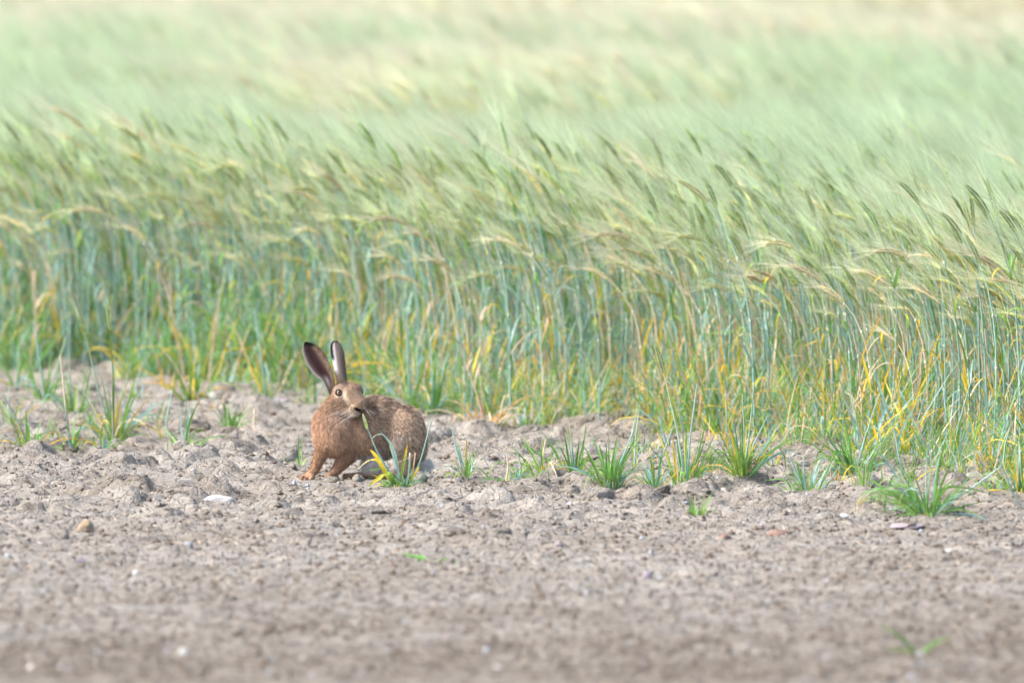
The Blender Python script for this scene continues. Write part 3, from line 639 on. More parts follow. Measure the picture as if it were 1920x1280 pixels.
# small broad-leaved weeds and the blurred foreground blade
def weed(px, py, spec, label, mixc):
    p = ground(px, py); p.z = ground_z(p.x, p.y); root = link('seedling', None, None, p); tag(root, label, 'seedling')
    s = ppm(py)
    for (dx, dz, L_, w_, lift, az) in spec:
        mb = MB(); blade(mb, L_ / s, w_ / s, lift, .5, mixc, 6); link('leaf', mb.mesh('leaf', [M_LEAF]), root, (dx / s, 0, dz / s), (0, 0, az))
weed(785, 1052, [(-14, 12, 32, 16, .1, -.3), (-6, 10, 26, 14, .5, 3.0), (2, 4, 22, 12, .7, 1.2), (36, 4, 22, 9, .4, .3), (66, 0, 20, 8, .2, -.3)], 'bright green broad leaved seedling alone on the foreground soil', [(0, GREEN2), (1, (.2, .5, .06))])
weed(1720, 1228, [(0, 0, 95, 19, .95, 3.05), (4, 0, 70, 17, .8, .2), (6, 0, 50, 14, .5, -2.6), (-4, 0, 66, 14, .5, 3.5)], 'blurred green grass blades sprouting in the near foreground at lower right', [(0, GREEN2), (.7, GREEN), (1, LIME)])

# ------------------------------------------------------------------ stones and loose clods
def rock_mesh(name, seed, mat, flat=0.6, sub=2, ang=0.25):
    import bmesh
    bm = bmesh.new(); bmesh.ops.create_icosphere(bm, subdivisions=sub, radius=1); r_ = random.Random(seed)
    cuts = [(Vector((r_.gauss(0, 1), r_.gauss(0, 1), r_.gauss(0, 1))).normalized(), r_.uniform(.62, .9)) for _ in range(7)]
    o1, o2 = r_.random() * 50, r_.random() * 50
    for v in bm.verts:
        for nrm, d in cuts:
            e = v.co.dot(nrm) - d
            if e > 0: v.co -= nrm * e * (0.85)
        n_ = float(vnoise(np.array([v.co.x * 2.2 + o1]), np.array([v.co.y * 2.2 + v.co.z * 1.7 + o2]), seed)[0]) - .5
        v.co *= 1 + ang * n_; v.co.z *= flat
    me = bpy.data.meshes.new(name); bm.to_mesh(me); bm.free(); me.materials.append(mat)
    me.polygons.foreach_set('use_smooth', [sub > 2] * len(me.polygons)); return me
M_WHITE = mat_plain('chalk_stone', (.60, .58, .55), .8, .2, .22); M_BLUE = mat_plain('blue_grey_stone', (.36, .40, .46), .7, .3, .2)
M_LILAC = mat_plain('lilac_stone', (.33, .29, .32), .7, .3, .15); M_RED = mat_plain('red_brown_stone', (.26, .17, .14), .8, .2, .2)
M_DARK = mat_plain('dark_brown_stone', (.12, .085, .07), .8, .2, .2); M_DCRUMB = mat_plain('dark_crumb', (.15, .12, .095), .9, .1, .3, 200); M_OCHRE = mat_plain('ochre_stone', (.36, .28, .19), .9, .15, .3)
STONES = [
 (410, 932, 29, 11, M_WHITE, 'wide white chalk stone half buried below left of the hare'),
 (394, 748, 24, 10, M_WHITE, 'pale white stone under the field edge at left'),
 (527, 757, 22, 11, M_LILAC, 'flat grey slab at the field edge left of the hare ears'),
 (343, 1226, 14, 13, M_WHITE, 'blurred round white pebble in the lower left foreground'),
 (568, 1240, 9, 8, M_WHITE, 'small blurred white pebble right of the round one in the foreground'),
 (935, 1266, 10, 8, M_WHITE, 'small blurred white pebble at the bottom edge near centre'),
 (58, 1260, 9, 8, M_WHITE, 'faint pale pebble in the bottom left corner'),
 (1581, 977, 11, 6, M_WHITE, 'small bright white stone in front of the right tufts'),
 (1780, 1036, 9, 6, M_WHITE, 'small white pebble on the right foreground soil'),
 (1648, 1000, 8, 6, M_WHITE, 'tiny white stone left of the purple slab'),
 (1357, 919, 11, 7, M_WHITE, 'white stone chip left of the full green tuft'),
 (1172, 920, 8, 5, M_WHITE, 'white chip below the dense middle tuft'),
 (1125, 929, 11, 5, M_WHITE, 'flat white chip on the middle clod'),
 (445, 980, 8, 5, M_WHITE, 'small white chip below the wide chalk stone'),
 (255, 1073, 8, 6, M_WHITE, 'pale pebble on the lower left soil'),
 (362, 896, 6, 4, M_WHITE, 'tiny white chip above the wide chalk stone'),
 (395, 824, 6, 5, M_WHITE, 'small white pebble under the small bright green tuft'),
 (45, 690, 9, 6, M_BLUE, 'pale stone at the field edge in the left corner'),
 (553, 968, 8, 5, M_BLUE, 'blue grey pebble below the hare forepaw'),
 (353, 1026, 7, 7, M_BLUE, 'light blue pebble on the lower left soil'),
 (152, 1062, 12, 6, M_LILAC, 'lilac pebble near the left edge'),
 (1048, 1024, 11, 9, M_LILAC, 'grey lilac pebble below the middle clod'),
 (1105, 1066, 9, 6, M_BLUE, 'pale blue pebble in the middle foreground'),
 (1700, 994, 34, 6, M_LILAC, 'flat purple grey slab below the big right tuft'),
 (1458, 1004, 22, 12, M_RED, 'blocky red brown stone on the right foreground soil'),
 (1358, 1006, 17, 10, M_RED, 'low dark red stone left of the blocky one'),
 (1330, 1052, 15, 8, M_DARK, 'dark brown stone in the right foreground'),
 (1550, 1140, 11, 6, M_BLUE, 'blurred pale teal pebble in the right foreground'),
 (1213, 1088, 13, 11, M_LILAC, 'small grey stone in the middle foreground'),
 (118, 1016, 15, 13, M_DARK if False else M_CLOD, 'dark rounded clod beside the pointed one at lower left'),
 (160, 1002, 20, 18, M_OCHRE, 'pointed ochre clod on the lower left soil'),
 (530, 862, 30, 17, M_CLOD, 'large grey clod left of the hare forelegs'),
 (680, 962, 40, 10, M_CLOD, 'long flat clod in front of the hare'),
 (1115, 948, 38, 17, M_CLOD, 'broad clod below the dense middle tuft'),
 (1190, 944, 18, 12, M_CLOD, 'round dark clod touching the broad middle clod'),
 (673, 901, 15, 10, M_CLOD, 'rounded clod between the hare forelegs and hind foot'),
 (620, 903, 16, 9, M_CLOD, 'low clod in front of the hare right foreleg'),
 (790, 905, 14, 11, M_CLOD, 'rounded clod just right of the tuft by the hare'),
 (930, 1006, 30, 11, M_CLOD, 'low clod in the middle foreground'),
 (855, 1010, 22, 11, M_CLOD, 'low clod left of its twin in the middle foreground'),
]
for i, (px, py, hw, hh, mt, lb) in enumerate(STONES):
    p = ground(px, py); s = ppm(py); z = ground_z(p.x, p.y); a, b = hw / s, hh / s
    nm = 'soil_clod' if 'clod' in lb and mt in (M_CLOD, M_OCHRE) else 'stone'
    o = link(nm, rock_mesh(nm, i + 3, mt, 1.0, 3, .28 if mt is M_WHITE else .55), None, (p.x, p.y + a * .5, z + b * (.05 if mt in (M_WHITE, M_BLUE) else .3)), (0, 0, i * 1.3 if hw < 25 else R.uniform(-.3, .3)), (a, a * .8, b))
    tag(o, lb, 'stone' if nm == 'stone' else 'soil clod')
pool = [rock_mesh('soil_clod', 100 + k, M_CLOD, .7, 2, .4) for k in range(10)]
for i in range(240):
    py = R.uniform(740, 1010) if i < 190 else R.uniform(1010, 1270); px = R.uniform(-20, 1940)
    if 540 < px < 830 and 850 < py < 925: px += 300
    p = ground(px, py)
    if p.y > float(edge_y(p.x)) + .1: py = R.uniform(880, 1000); p = ground(px, py)
    r_ = (4 + 14 * R.random() ** 2.5) / ppm(py) * (1 if py < 1000 else .75)
    o = link('soil_clod', pool[i % 10], None, (p.x, p.y, ground_z(p.x, p.y) + r_ * .2), (R.uniform(-.3, .3), R.uniform(-.3, .3), R.uniform(0, 6.28)), (r_ * R.uniform(.9, 1.5), r_, r_ * R.uniform(.7, 1)))
    dz = 'under the field edge' if py < 840 else 'among the tufts' if py < 930 else 'on the soil in front of the tufts' if py < 1010 else 'in the blurred foreground'
    hz_ = 'at left' if px < 500 else 'near the hare' if px < 860 else 'in the middle' if px < 1350 else 'at right'
    tag(o, 'small loose dry clod ' + dz + ' ' + hz_, 'soil clod', 'small loose soil clods')
# litter: straw scraps and crumbs nobody could count
mb = MB()
for i in range(1500):
    px, py = R.uniform(-50, 1970), R.uniform(760, 1100); p = ground(px, py); p.z = ground_z(p.x, p.y) + .003
    if p.y > float(edge_y(p.x)) + .3: continue
    a = R.uniform(0, 3.14); l = R.uniform(.006, .03); d = Vector((math.cos(a), math.sin(a), R.uniform(0, .35))) * l
    c = jit(R.choice([STRAW, TAN, STRAW, (.2, .14, .1)]), .2); strip(mb, [p, p + d * .5 + Vector((0, 0, .002)), p + d], [.001, .0015, .0006], Vector((0.2, 1, .6)), [c] * 3)
tag(link('straw_litter', mb.mesh('straw_litter', [M_LEAF])), 'scraps of dry straw scattered over the soil', kind='stuff')
mb = MB()
for i in range(20000):
    px, py = R.uniform(-50, 1970), 700 + 580 * R.random() ** .8; p = ground(px, py)
    if p.y > float(edge_y(p.x)) + .1 : continue
    r_ = R.uniform(.002, .0065) * (1 if R.random() < .9 else 1.6); p.z = ground_z(p.x, p.y) + r_ * .3
    mb.add([p + Vector((r_ * R.uniform(.8, 1.4), 0, 0)), p + Vector((0, r_, 0)), p - Vector((r_ * R.uniform(.8, 1.4), 0, 0)), p - Vector((0, r_, 0)), p + Vector((r_ * R.uniform(-.4, .4), 0, r_ * R.uniform(.6, 1))), p - Vector((0, 0, r_))],
           [(0, 1, 4), (1, 2, 4), (2, 3, 4), (3, 0, 4), (1, 0, 5), (2, 1, 5), (3, 2, 5), (0, 3, 5)], [(1, 1, 1)] * 6, R.choices([0, 1, 2], [60, 45, 1])[0])
tag(link('soil_crumbs', mb.mesh('soil_crumbs', [M_CLOD, M_DCRUMB, M_BLUE], False)), 'fine crumbs of dry soil strewn over the ground', kind='stuff')

# ------------------------------------------------------------------ the hare
# shaped in units of 1/4.129 photo pixel: u right, v down, w away from the camera
SC = 1 / (ppm(897) * 4.129); U0, V0 = 661.0, 1144.0; SL = CAMH / HARE.y
def W2(uvw):
    uvw = np.asarray(uvw, float)
    return np.stack([(uvw[..., 0] - U0) * SC, uvw[..., 2] * SC, (V0 - uvw[..., 1]) * SC - SL * uvw[..., 2] * SC], -1)
def WD(d):
    d = np.asarray(d, float); return np.stack([d[..., 0], d[..., 2], -d[..., 1] - SL * d[..., 2]], -1)
RUST = (.57, .38, .26); RUST2 = (.62, .42, .29); BACK = (.51, .385, .29); HAUNCH = (.52, .39, .29); WHITE = (.80, .78, .76); LEGC = (.43, .265, .16)
HEADC = (.34, .245, .178); MUZ = (.40, .28, .185); CHEEK = (.46, .335, .24); PALEK = (.50, .40, .32); SHADOWB = (.38, .30, .24)
# (kind, params, colour, flow, furlength, blend)
PR = [
 ('E', (775, 722, 95), (245, 208, 160), BACK, (.9, .45, .3), 52, 40),
 ('E', (610, 790, 20), (170, 185, 150), RUST, (.6, .8, .1), 46, 50),
 ('E', (440, 795, -35), (154, 176, 150), RUST2, (.25, 1, 0), 52, 45),
 ('C', (428, 710, -40), (480, 570, -50), 140, 100, RUST, (-.1, 1, 0), 46, 40),
 ('E', (1003, 800, -38), (134, 216, 112), HAUNCH, (.75, .7, .1), 42, 8),
 ('E', (1010, 800, 190), (130, 210, 110), HAUNCH, (.75, .7, .3), 48, 30),
 ('E', (1035, 880, 100), (112, 165, 130), HAUNCH, (.5, 1, .2), 56, 40),
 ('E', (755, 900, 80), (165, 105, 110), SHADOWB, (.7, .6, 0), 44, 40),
 ('E', (940, 880, -125), (58, 92, 42), PALEK, (.2, 1, 0), 30, 28),
 ('C', (975, 930, -50), (985, 1085, -30), 70, 44, HAUNCH, (.1, 1, 0), 28, 26),
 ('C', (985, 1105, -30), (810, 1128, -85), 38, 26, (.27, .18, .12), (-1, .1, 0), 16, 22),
 ('E', (735, 1040, 25), (84, 72, 55), WHITE, (.2, 1, 0), 36, 28),
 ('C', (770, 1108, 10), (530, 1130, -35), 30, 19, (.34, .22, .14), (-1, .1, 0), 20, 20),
 ('E', (1135, 1040, 90), (52, 34, 40), WHITE, (1, .35, .2), 50, 24),
 ('C', (365, 900, -85), (290, 1075, -108), 58, 31, LEGC, (-.3, 1, 0), 26, 34),
 ('C', (290, 1075, -108), (258, 1112, -120), 31, 30, LEGC, (-.3, 1, 0), 20, 14),
 ('C', (255, 1118, -122), (196, 1136, -150), 30, 19, LEGC, (-1, .3, 0), 12, 12),
 ('C', (262, 1122, -140), (222, 1150, -178), 24, 16, LEGC, (-1, .3, 0), 11, 8),
 ('C', (272, 1124, -135), (262, 1150, -180), 24, 17, LEGC, (-1, .3, 0), 11, 8),
 ('C', (585, 920, -45), (455, 1082, -98), 76, 32, (.33, .20, .13), (-.4, 1, 0), 30, 36),
 ('C', (455, 1082, -98), (388, 1134, -135), 32, 22, LEGC, (-1, .4, 0), 12, 12),
 # head
 ('E', (520, 485, -60), (102, 88, 95), HEADC, (-.75, .1, .6), 22, 24),
 ('E', (596, 470, -100), (66, 60, 62), (.31, .22, .16), (-.8, -.3, .5), 20, 24),
 ('E', (482, 462, -108), (44, 40, 34), HEADC, (-.8, .1, .4), 12, 16),
 ('E', (522, 582, -105), (92, 84, 66), CHEEK, (-.8, .55, .3), 24, 24),
 ('C', (582, 498, -125), (646, 566, -182), 72, 48, (.33, .23, .155), (-.6, -.6, .5), 12, 18),
 ('E', (655, 572, -188), (36, 34, 30), MUZ, (-.7, -.3, .5), 9, 12),
 ('E', (610, 596, -178), (44, 34, 34), MUZ, (-.9, .2, .4), 12, 10),
 ('E', (558, 628, -138), (60, 40, 46), (.47, .345, .245), (-.8, .5, .4), 18, 20),
 ('E', (598, 636, -160), (46, 34, 36), (.42, .31, .22), (-.8, .5, .4), 16, 14),
]
def prim_d(p, X):
    if p[0] == 'E':
        c, r = np.array(p[1], float), np.array(p[2], float); q = X - c
        k0 = np.sqrt(((q / r) ** 2).sum(-1)); k1 = np.sqrt(((q / r ** 2) ** 2).sum(-1)) + 1e-9
        return k0 * (k0 - 1) / k1
    a, b = np.array(p[1], float), np.array(p[2], float); ba = b - a; pa = X - a
    t = np.clip((pa @ ba) / (ba @ ba), 0, 1); return np.linalg.norm(pa - t[..., None] * ba, axis=-1) - (p[3] + (p[4] - p[3]) * t)
def attrs(p): return p[3:] if p[0] == 'E' else p[5:]
def sdf(X):
    D = None
    for p in PR:
        d = prim_d(p, X); k = attrs(p)[3]
        if D is None: D = d
        else:
            h = np.clip(0.5 + 0.5 * (D - d) / k, 0, 1); D = D * (1 - h) + d * h - k * h * (1 - h)
    # mouth
    c = np.array((628., 613., -205.)); q = X - c; q2 = np.stack([q[..., 0] * .9 + q[..., 1] * .42, -q[..., 0] * .42 + q[..., 1] * .9, q[..., 2]], -1)
    m = np.sqrt(((q2 / np.array((34., 9., 26.))) ** 2).sum(-1)); m = (m - 1) * 9
    return np.maximum(D, -m)
vs_ = 6.0; lo = np.array((130., 350., -280.)); hi = np.array((1230., 1210., 340.))
ax = [np.arange(lo[i], hi[i], vs_) for i in range(3)]
shape = tuple(len(a) for a in ax); F = np.empty(shape, np.float32)
for i in range(0, shape[0], 20):
    X = np.stack(np.meshgrid(ax[0][i:i + 20], ax[1], ax[2], indexing='ij'), -1); F[i:i + 20] = sdf(X)
ins = F < 0
cnt = np.zeros(tuple(s - 1 for s in shape), np.int8)
for a in (0, 1):
    for b in (0, 1):
        for c in (0, 1): cnt += ins[a:shape[0] - 1 + a, b:shape[1] - 1 + b, c:shape[2] - 1 + c]
cells = np.argwhere((cnt > 0) & (cnt < 8)); cid = -np.ones(cnt.shape, np.int64); cid[tuple(cells.T)] = np.arange(len(cells))
acc = np.zeros((len(cells), 3)); num = np.zeros(len(cells))
for axis_ in range(3):
    o1, o2 = [k for k in range(3) if k != axis_]
    for a in (0, 1):
        for b in (0, 1):
            s = cells.copy(); s[:, o1] += a; s[:, o2] += b; e = s.copy(); e[:, axis_] += 1
            f0 = F[tuple(s.T)]; f1 = F[tuple(e.T)]; m = (f0 < 0) != (f1 < 0); t = f0[m] / (f0[m] - f1[m])
            pt = s[m].astype(float); pt[:, axis_] += t; acc[m] += pt; num[m] += 1
V = lo + (acc / num[:, None]) * vs_
Q = []
for axis_ in range(3):
    o1, o2 = [(1, 2), (2, 0), (0, 1)][axis_]
    sl0 = [slice(None)] * 3; sl1 = [slice(None)] * 3; sl0[axis_] = slice(0, -1); sl1[axis_] = slice(1, None)
    ch = np.argwhere(ins[tuple(sl0)] != ins[tuple(sl1)])
    ok = (ch[:, o1] > 0) & (ch[:, o2] > 0) & (ch[:, o1] < shape[o1] - 1) & (ch[:, o2] < shape[o2] - 1); ch = ch[ok]
    fl = ins[tuple(ch.T)]; q = []
    for da, db in ((1, 1), (0, 1), (0, 0), (1, 0)):
        k = ch.copy(); k[:, o1] -= da; k[:, o2] -= db; q.append(cid[tuple(k.T)])
    q = np.stack(q, -1); q[~fl] = q[~fl][:, ::-1]; Q.append(q)
Q = np.concatenate(Q)
def grad(X):
    e = 2.0; g = np.stack([sdf(X + np.eye(3)[i] * e) - sdf(X - np.eye(3)[i] * e) for i in range(3)], -1); return g / (np.linalg.norm(g, axis=-1, keepdims=True) + 1e-9)
def blend(X):
    ds = np.stack([prim_d(p, X) for p in PR], -1); wt = np.exp(-np.clip(ds - ds.min(-1, keepdims=True), 0, 300) / 14)
    wt /= wt.sum(-1, keepdims=True); A = [attrs(p) for p in PR]
    c = wt @ np.array([a[0] for a in A]); fl = wt @ np.array([a[1] for a in A], float); ln = wt @ np.array([float(a[2]) for a in A]); return c, fl, ln
def paint(X, c):
    """coat pattern: pale eye ring and cheek stripe, pale belly, dark nose slit, dark saddle ticking"""
    c = c.copy(); u_, v_, w_ = X[:, 0], X[:, 1], X[:, 2]
    def mixin(mask, col): 
        m = np.clip(mask, 0, 1)[:, None]; c[:] = c * (1 - m) + np.array(col) * m
    front = w_ < -20
    g = lambda cu, cv, ru, rv, th=0: np.exp(-(((u_ - cu) * math.cos(th) + (v_ - cv) * math.sin(th)) / ru) ** 2 - ((-(u_ - cu) * math.sin(th) + (v_ - cv) * math.cos(th)) / rv) ** 2)
    mixin(front * g(538, 528, 18, 56, -.5) * 1.0, (.78, .67, .53))
    mixin(front * g(578, 585, 34, 22, .2) * .5, (.60, .46, .32))
    mixin(front * g(500, 545, 24, 34, -.6) * .7, (.25, .17, .12))
    mixin(g(520, 408, 60, 16, .25) * .6, (.12, .085, .07))
    mixin(front * (g(480, 484, 35, 37) > .38) * .5, (.58, .47, .38))
    mixin(front * (g(478, 480, 31, 30) > .38) * 1.0, (.06, .04, .035))
    mixin(front * g(560, 450, 75, 34, .3) * .6, (.23, .155, .11))
    mixin(front * g(604, 505, 32, 85, -.35) * .6, (.29, .20, .14))
    mixin((w_ < -150) * g(655, 556, 26, 20) * .7, (.26, .17, .11))
    mixin(front * g(440, 570, 30, 60) * .3, (.30, .20, .14))
    mixin(front * g(580, 650, 40, 20) * .6, (.58, .50, .43))
    mixin((w_ < -150) * (g(632, 614, 38, 14, .42) > .40), (.012, .009, .009))
    mixin((w_ < -150) * g(676, 572, 12, 18) * .6, (.45, .30, .24))
    mixin(np.clip((v_ - 930) / 60, 0, 1) * (u_ > 610) * (u_ < 905) * (v_ < 1100) * .75, (.62, .57, .53))
    mixin(np.clip((640 - v_) / 90, 0, .55) * (u_ > 680) * (vnoise(u_ / 18, v_ / 30 + w_ / 40, 61) > .48), (.10, .07, .055))
    mixin(g(1010, 615, 50, 16, .5) * .7, (.07, .05, .045))
    mixin(front * g(445, 720, 60, 100) * .25, (.45, .28, .19))
    mixin(front * (vnoise(u_ / 26, v_ / 20, 64) > .62) * (v_ > 780) * (u_ < 640) * .30, (.24, .12, .07))
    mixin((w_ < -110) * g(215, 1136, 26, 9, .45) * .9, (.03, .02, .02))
    return c
nrm = grad(V); colv, flv, lnv = blend(V); colv = paint(V, colv)
verts = [V]; faces = [Q]; cols_ = [colv]; off = len(V); fur_src = []
# ears: cupped leaves with thickness, part of the same body mesh
def ear_shell(left, right, w0, w1, cup, colf, flip=1, nS=30, nT=14, th=7):
    global off
    def res(P):
        P = np.array(P, float); d = np.concatenate([[0], np.cumsum(np.linalg.norm(np.diff(P, axis=0), axis=1))]); t = np.linspace(0, d[-1], nS)
        Z = np.stack([np.interp(t, d, P[:, k]) for k in (0, 1)], -1)
        for _ in range(3): Z[1:-1] = .25 * Z[:-2] + .5 * Z[1:-1] + .25 * Z[2:]
        return Z
    A, B = res(left), res(right); S = np.linspace(0, 1, nS)[:, None]; T = np.linspace(-1, 1, nT)[None, :]
    t01 = (T + 1) / 2; UV = A[:, None] * (1 - t01[..., None]) + B[:, None] * t01[..., None]
    half = np.linalg.norm(B - A, axis=1)[:, None] / 2
    Wd = w0 + (w1 - w0) * S + cup * half * (T ** 2) + 0 * T
    fr = np.concatenate([UV, Wd[..., None]], -1); bk = fr.copy(); edge = np.clip(1 - np.abs(T), 0, 1) ** .5
    bk[..., 2] += flip * th * (edge * np.ones_like(S)) + .5
    out = []
    for k, G_ in enumerate((fr, bk)):
        vv = G_.reshape(-1, 3); idx_ = np.arange(nS * nT).reshape(nS, nT) + off
        q = np.stack([idx_[:-1, :-1], idx_[:-1, 1:], idx_[1:, 1:], idx_[1:, :-1]], -1).reshape(-1, 4)
        if k: q = q[:, ::-1]
        ss = np.repeat(S, nT, 1).ravel(); tt = np.repeat(T, nS, 0).ravel()
        cc = colf(ss, tt, k); verts.append(vv); faces.append(q); cols_.append(cc); off += len(vv)
        out.append((G_, cc.reshape(nS, nT, 3)))
    return out
def smooth(a, b, x): t = np.clip((x - a) / (b - a), 0, 1); return t * t * (3 - 2 * t)
def mixc(c, m, col): return c * (1 - np.clip(m, 0, 1)[:, None]) + np.array(col) * np.clip(m, 0, 1)[:, None]
def col_left(s, t, k):
    n = len(s); c = np.tile((.25, .17, .125), (n, 1)).astype(float)
    if k: c = np.tile((.26, .19, .15), (n, 1)).astype(float)
    else:
        c = mixc(c, smooth(-.95, -.6, t) * (1 - smooth(.0, .4, t)) * smooth(.25, .42, s), (.21, .15, .135))
        c = mixc(c, np.exp(-((t + .12) / .52) ** 4) * smooth(.26, .40, s) * (1 - smooth(.85, .97, s)) * 1.0, (.07, .03, .028))
        c = mixc(c, np.exp(-((t - .18) / .12) ** 2) * smooth(.14, .22, s) * (1 - smooth(.4, .5, s)), (.07, .03, .03))
        c = mixc(c, np.exp(-((t + .25) / .22) ** 2) * np.exp(-((s - .24) / .07) ** 2) * .8, (.62, .58, .58))
        c = mixc(c, smooth(.45, .6, t) * smooth(.2, .3, s) * (vnoise(s * 40, t * 3, 71) > .5) * .5, (.52, .38, .27))
        c = mixc(c, 1 - smooth(-.95, -.74, t), (.80, .68, .54))
    c = mixc(c, smooth(.86, .93, s + .07 * t), (.012, .010, .012)); return mixc(c, smooth(.88, .97, t) * smooth(.4, .6, s), (.05, .035, .03))
def col_right(s, t, k):
    n = len(s); c = np.tile((.30, .235, .20), (n, 1)).astype(float)
    c = mixc(c, smooth(.1, .45, t) * (1 - smooth(.55, .95, s)), (.19, .145, .125)); c = mixc(c, (1 - smooth(-.55, -.1, t)) * smooth(.2, .35, s), (.78, .76, .78))
    c = mixc(c, (1 - smooth(-.75, -.35, t)) * smooth(.50, .60, s), (.02, .02, .03)); c = mixc(c, smooth(.93, .98, s) * .8, (.04, .035, .035))
    c = mixc(c, 1 - smooth(.05, .2, s), (.31, .22, .15)); return c
E1 = ear_shell([(408, 520), (383, 455), (347, 382), (292, 349), (226, 264), (197, 174), (195, 122), (210, 99)],
               [(455, 480), (450, 400), (435, 330), (409, 256), (374, 186), (334, 132), (284, 102), (232, 93)], -75, -105, -.45, col_left)
E2 = ear_shell([(466, 420), (452, 340), (432, 270), (419, 200), (413, 150), (413, 110), (424, 92), (440, 85)],
               [(545, 420), (534, 330), (528, 260), (521, 200), (513, 150), (500, 118), (482, 96), (462, 86)], -75, -55, .5, col_right)
VA = np.concatenate(verts); FA = np.concatenate(faces); CA = np.concatenate(cols_)
body_me = bpy.data.meshes.new('hare'); WV = W2(VA)
body_me.from_pydata(WV.tolist(), [], FA.tolist()); body_me.validate(); body_me.update()
a = body_me.color_attributes.new('Col', 'FLOAT_COLOR', 'POINT'); a.data.foreach_set('color', np.concatenate([CA, np.ones((len(CA), 1))], 1).astype(np.float32).ravel())
body_me.polygons.foreach_set('use_smooth', [True] * len(body_me.polygons))
def mat_fur(name, trans):
    m, t = mat_new(name); L = t.links.new; at = N(t, 'ShaderNodeAttribute', attribute_name='Col')
    p = N(t, 'ShaderNodeBsdfPrincipled'); p.inputs['Roughness'].default_value = .65; p.inputs['Specular IOR Level'].default_value = .25
    p.inputs['Sheen Weight'].default_value = .15
    tr = N(t, 'ShaderNodeBsdfTranslucent'); mx = N(t, 'ShaderNodeMixShader'); mx.inputs[0].default_value = trans
    L(at.outputs['Color'], p.inputs['Base Color']); L(at.outputs['Color'], tr.inputs['Color']); L(p.outputs[0], mx.inputs[1]); L(tr.outputs[0], mx.inputs[2])
    o = N(t, 'ShaderNodeOutputMaterial'); L(mx.outputs[0], o.inputs[0]); return m
M_SKIN = mat_fur('hare_coat', .05); M_FUR = mat_fur('hare_fur', .3); body_me.materials.append(M_SKIN)
hz = ground_z(HARE.x, HARE.y)
hare = link('hare', body_me, None, (HARE.x, HARE.y, hz + .001))
tag(hare, 'brown hare standing alert on the bare soil with ears up and head turned back', 'hare')
# fur
def fur(pos, nor, flow, length, col, width, lift, name='fur'):
    n = len(pos); nor = nor / (np.linalg.norm(nor, axis=1, keepdims=True) + 1e-9)
    tg = flow - (flow * nor).sum(1, keepdims=True) * nor; tg /= (np.linalg.norm(tg, axis=1, keepdims=True) + 1e-6)
    d = tg + nor * lift[:, None] + RNG.normal(0, .22, (n, 3)); d /= np.linalg.norm(d, axis=1, keepdims=True)
    d2 = d + tg * .55 + np.array((0, .18, 0)); d2 /= np.linalg.norm(d2, axis=1, keepdims=True)
    sd_ = np.cross(d, np.array((0, 0, 1.)) + RNG.normal(0, .4, (n, 3))); sd_ /= (np.linalg.norm(sd_, axis=1, keepdims=True) + 1e-9)
    L_ = length[:, None]; wv = width[:, None]; p0 = pos - nor * 2
    p1 = p0 + d * L_ * .55; p2 = p1 + d2 * L_ * .45
    VV = np.stack([p0 - sd_ * wv, p0 + sd_ * wv, p1 - sd_ * wv * .8, p1 + sd_ * wv * .8, p2], 1).reshape(-1, 3)
    b = np.arange(n)[:, None] * 5
    tri = np.stack([b + np.array([[0, 1, 3]]), b + np.array([[0, 3, 2]]), b + np.array([[2, 3, 4]])], 1).reshape(-1, 3)
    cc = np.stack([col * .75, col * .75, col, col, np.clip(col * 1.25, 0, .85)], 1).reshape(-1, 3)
    return W2(VV), tri, cc
NB = 78000
tri_a = V[Q[:, 0]]; tri_b = V[Q[:, 1]]; tri_c = V[Q[:, 3]]; ar = np.linalg.norm(np.cross(tri_b - tri_a, tri_c - tri_a), axis=1)
cen = V[Q].mean(1); dens = np.where(cen[:, 0] < 700, 1.5, 1.0) * np.where((cen[:, 1] < 690) & (cen[:, 0] < 700), 1.9, 1.0) * np.where(cen[:, 2] > 150, .35, 1)
pr = ar * dens; pr /= pr.sum(); fi = RNG.choice(len(Q), NB, p=pr); wts = RNG.dirichlet((1, 1, 1, 1), NB)
pos = (V[Q[fi]] * wts[..., None]).sum(1); fn = grad(pos); c_, f_, l_ = blend(pos); c_ = paint(pos, c_)
eye_c = np.array((478., 481.)); de = np.hypot(pos[:, 0] - eye_c[0], pos[:, 1] - eye_c[1])
keep = ~((de < 34) & (pos[:, 2] < -60)); keep &= ~((np.hypot((pos[:, 0] - 632) / 28, (pos[:, 1] - 614) / 14) < 1) & (pos[:, 2] < -150))
pos, fn, c_, f_, l_, de = pos[keep], fn[keep], c_[keep], f_[keep], l_[keep], de[keep]; n = len(pos)
clump = vnoise(pos[:, 0] / 22, pos[:, 1] / 22 + pos[:, 2] / 30, 51); tick = RNG.random(n)
isb = np.maximum(np.clip((pos[:, 0] - 560) / 200, 0, 1) * (pos[:, 1] < 1000), .75 * (pos[:, 1] < 620) * (pos[:, 2] < 20) * (pos[:, 0] < 690))
mul = (0.80 + .4 * clump) * RNG.uniform(.75, 1.25, n); mul *= np.where(tick < .22 * isb, .38, 1) * np.where(tick > 1 - .16 * isb, 1.65, 1)
c_ = np.clip(c_ * mul[:, None], .01, .85)
f_ = f_ + .5 * (vnoise(pos[:, 0] / 40, pos[:, 1] / 40, 52) - .5)[:, None] * np.array((1, -1, .5))
l_ = l_ * RNG.uniform(.6, 1.2, n) * np.where(de < 70, .6, 1)
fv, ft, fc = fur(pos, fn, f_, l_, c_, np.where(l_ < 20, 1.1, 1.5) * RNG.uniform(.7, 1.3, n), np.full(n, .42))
parts_v, parts_t, parts_c = [fv], [ft], [fc]; o_ = len(fv)
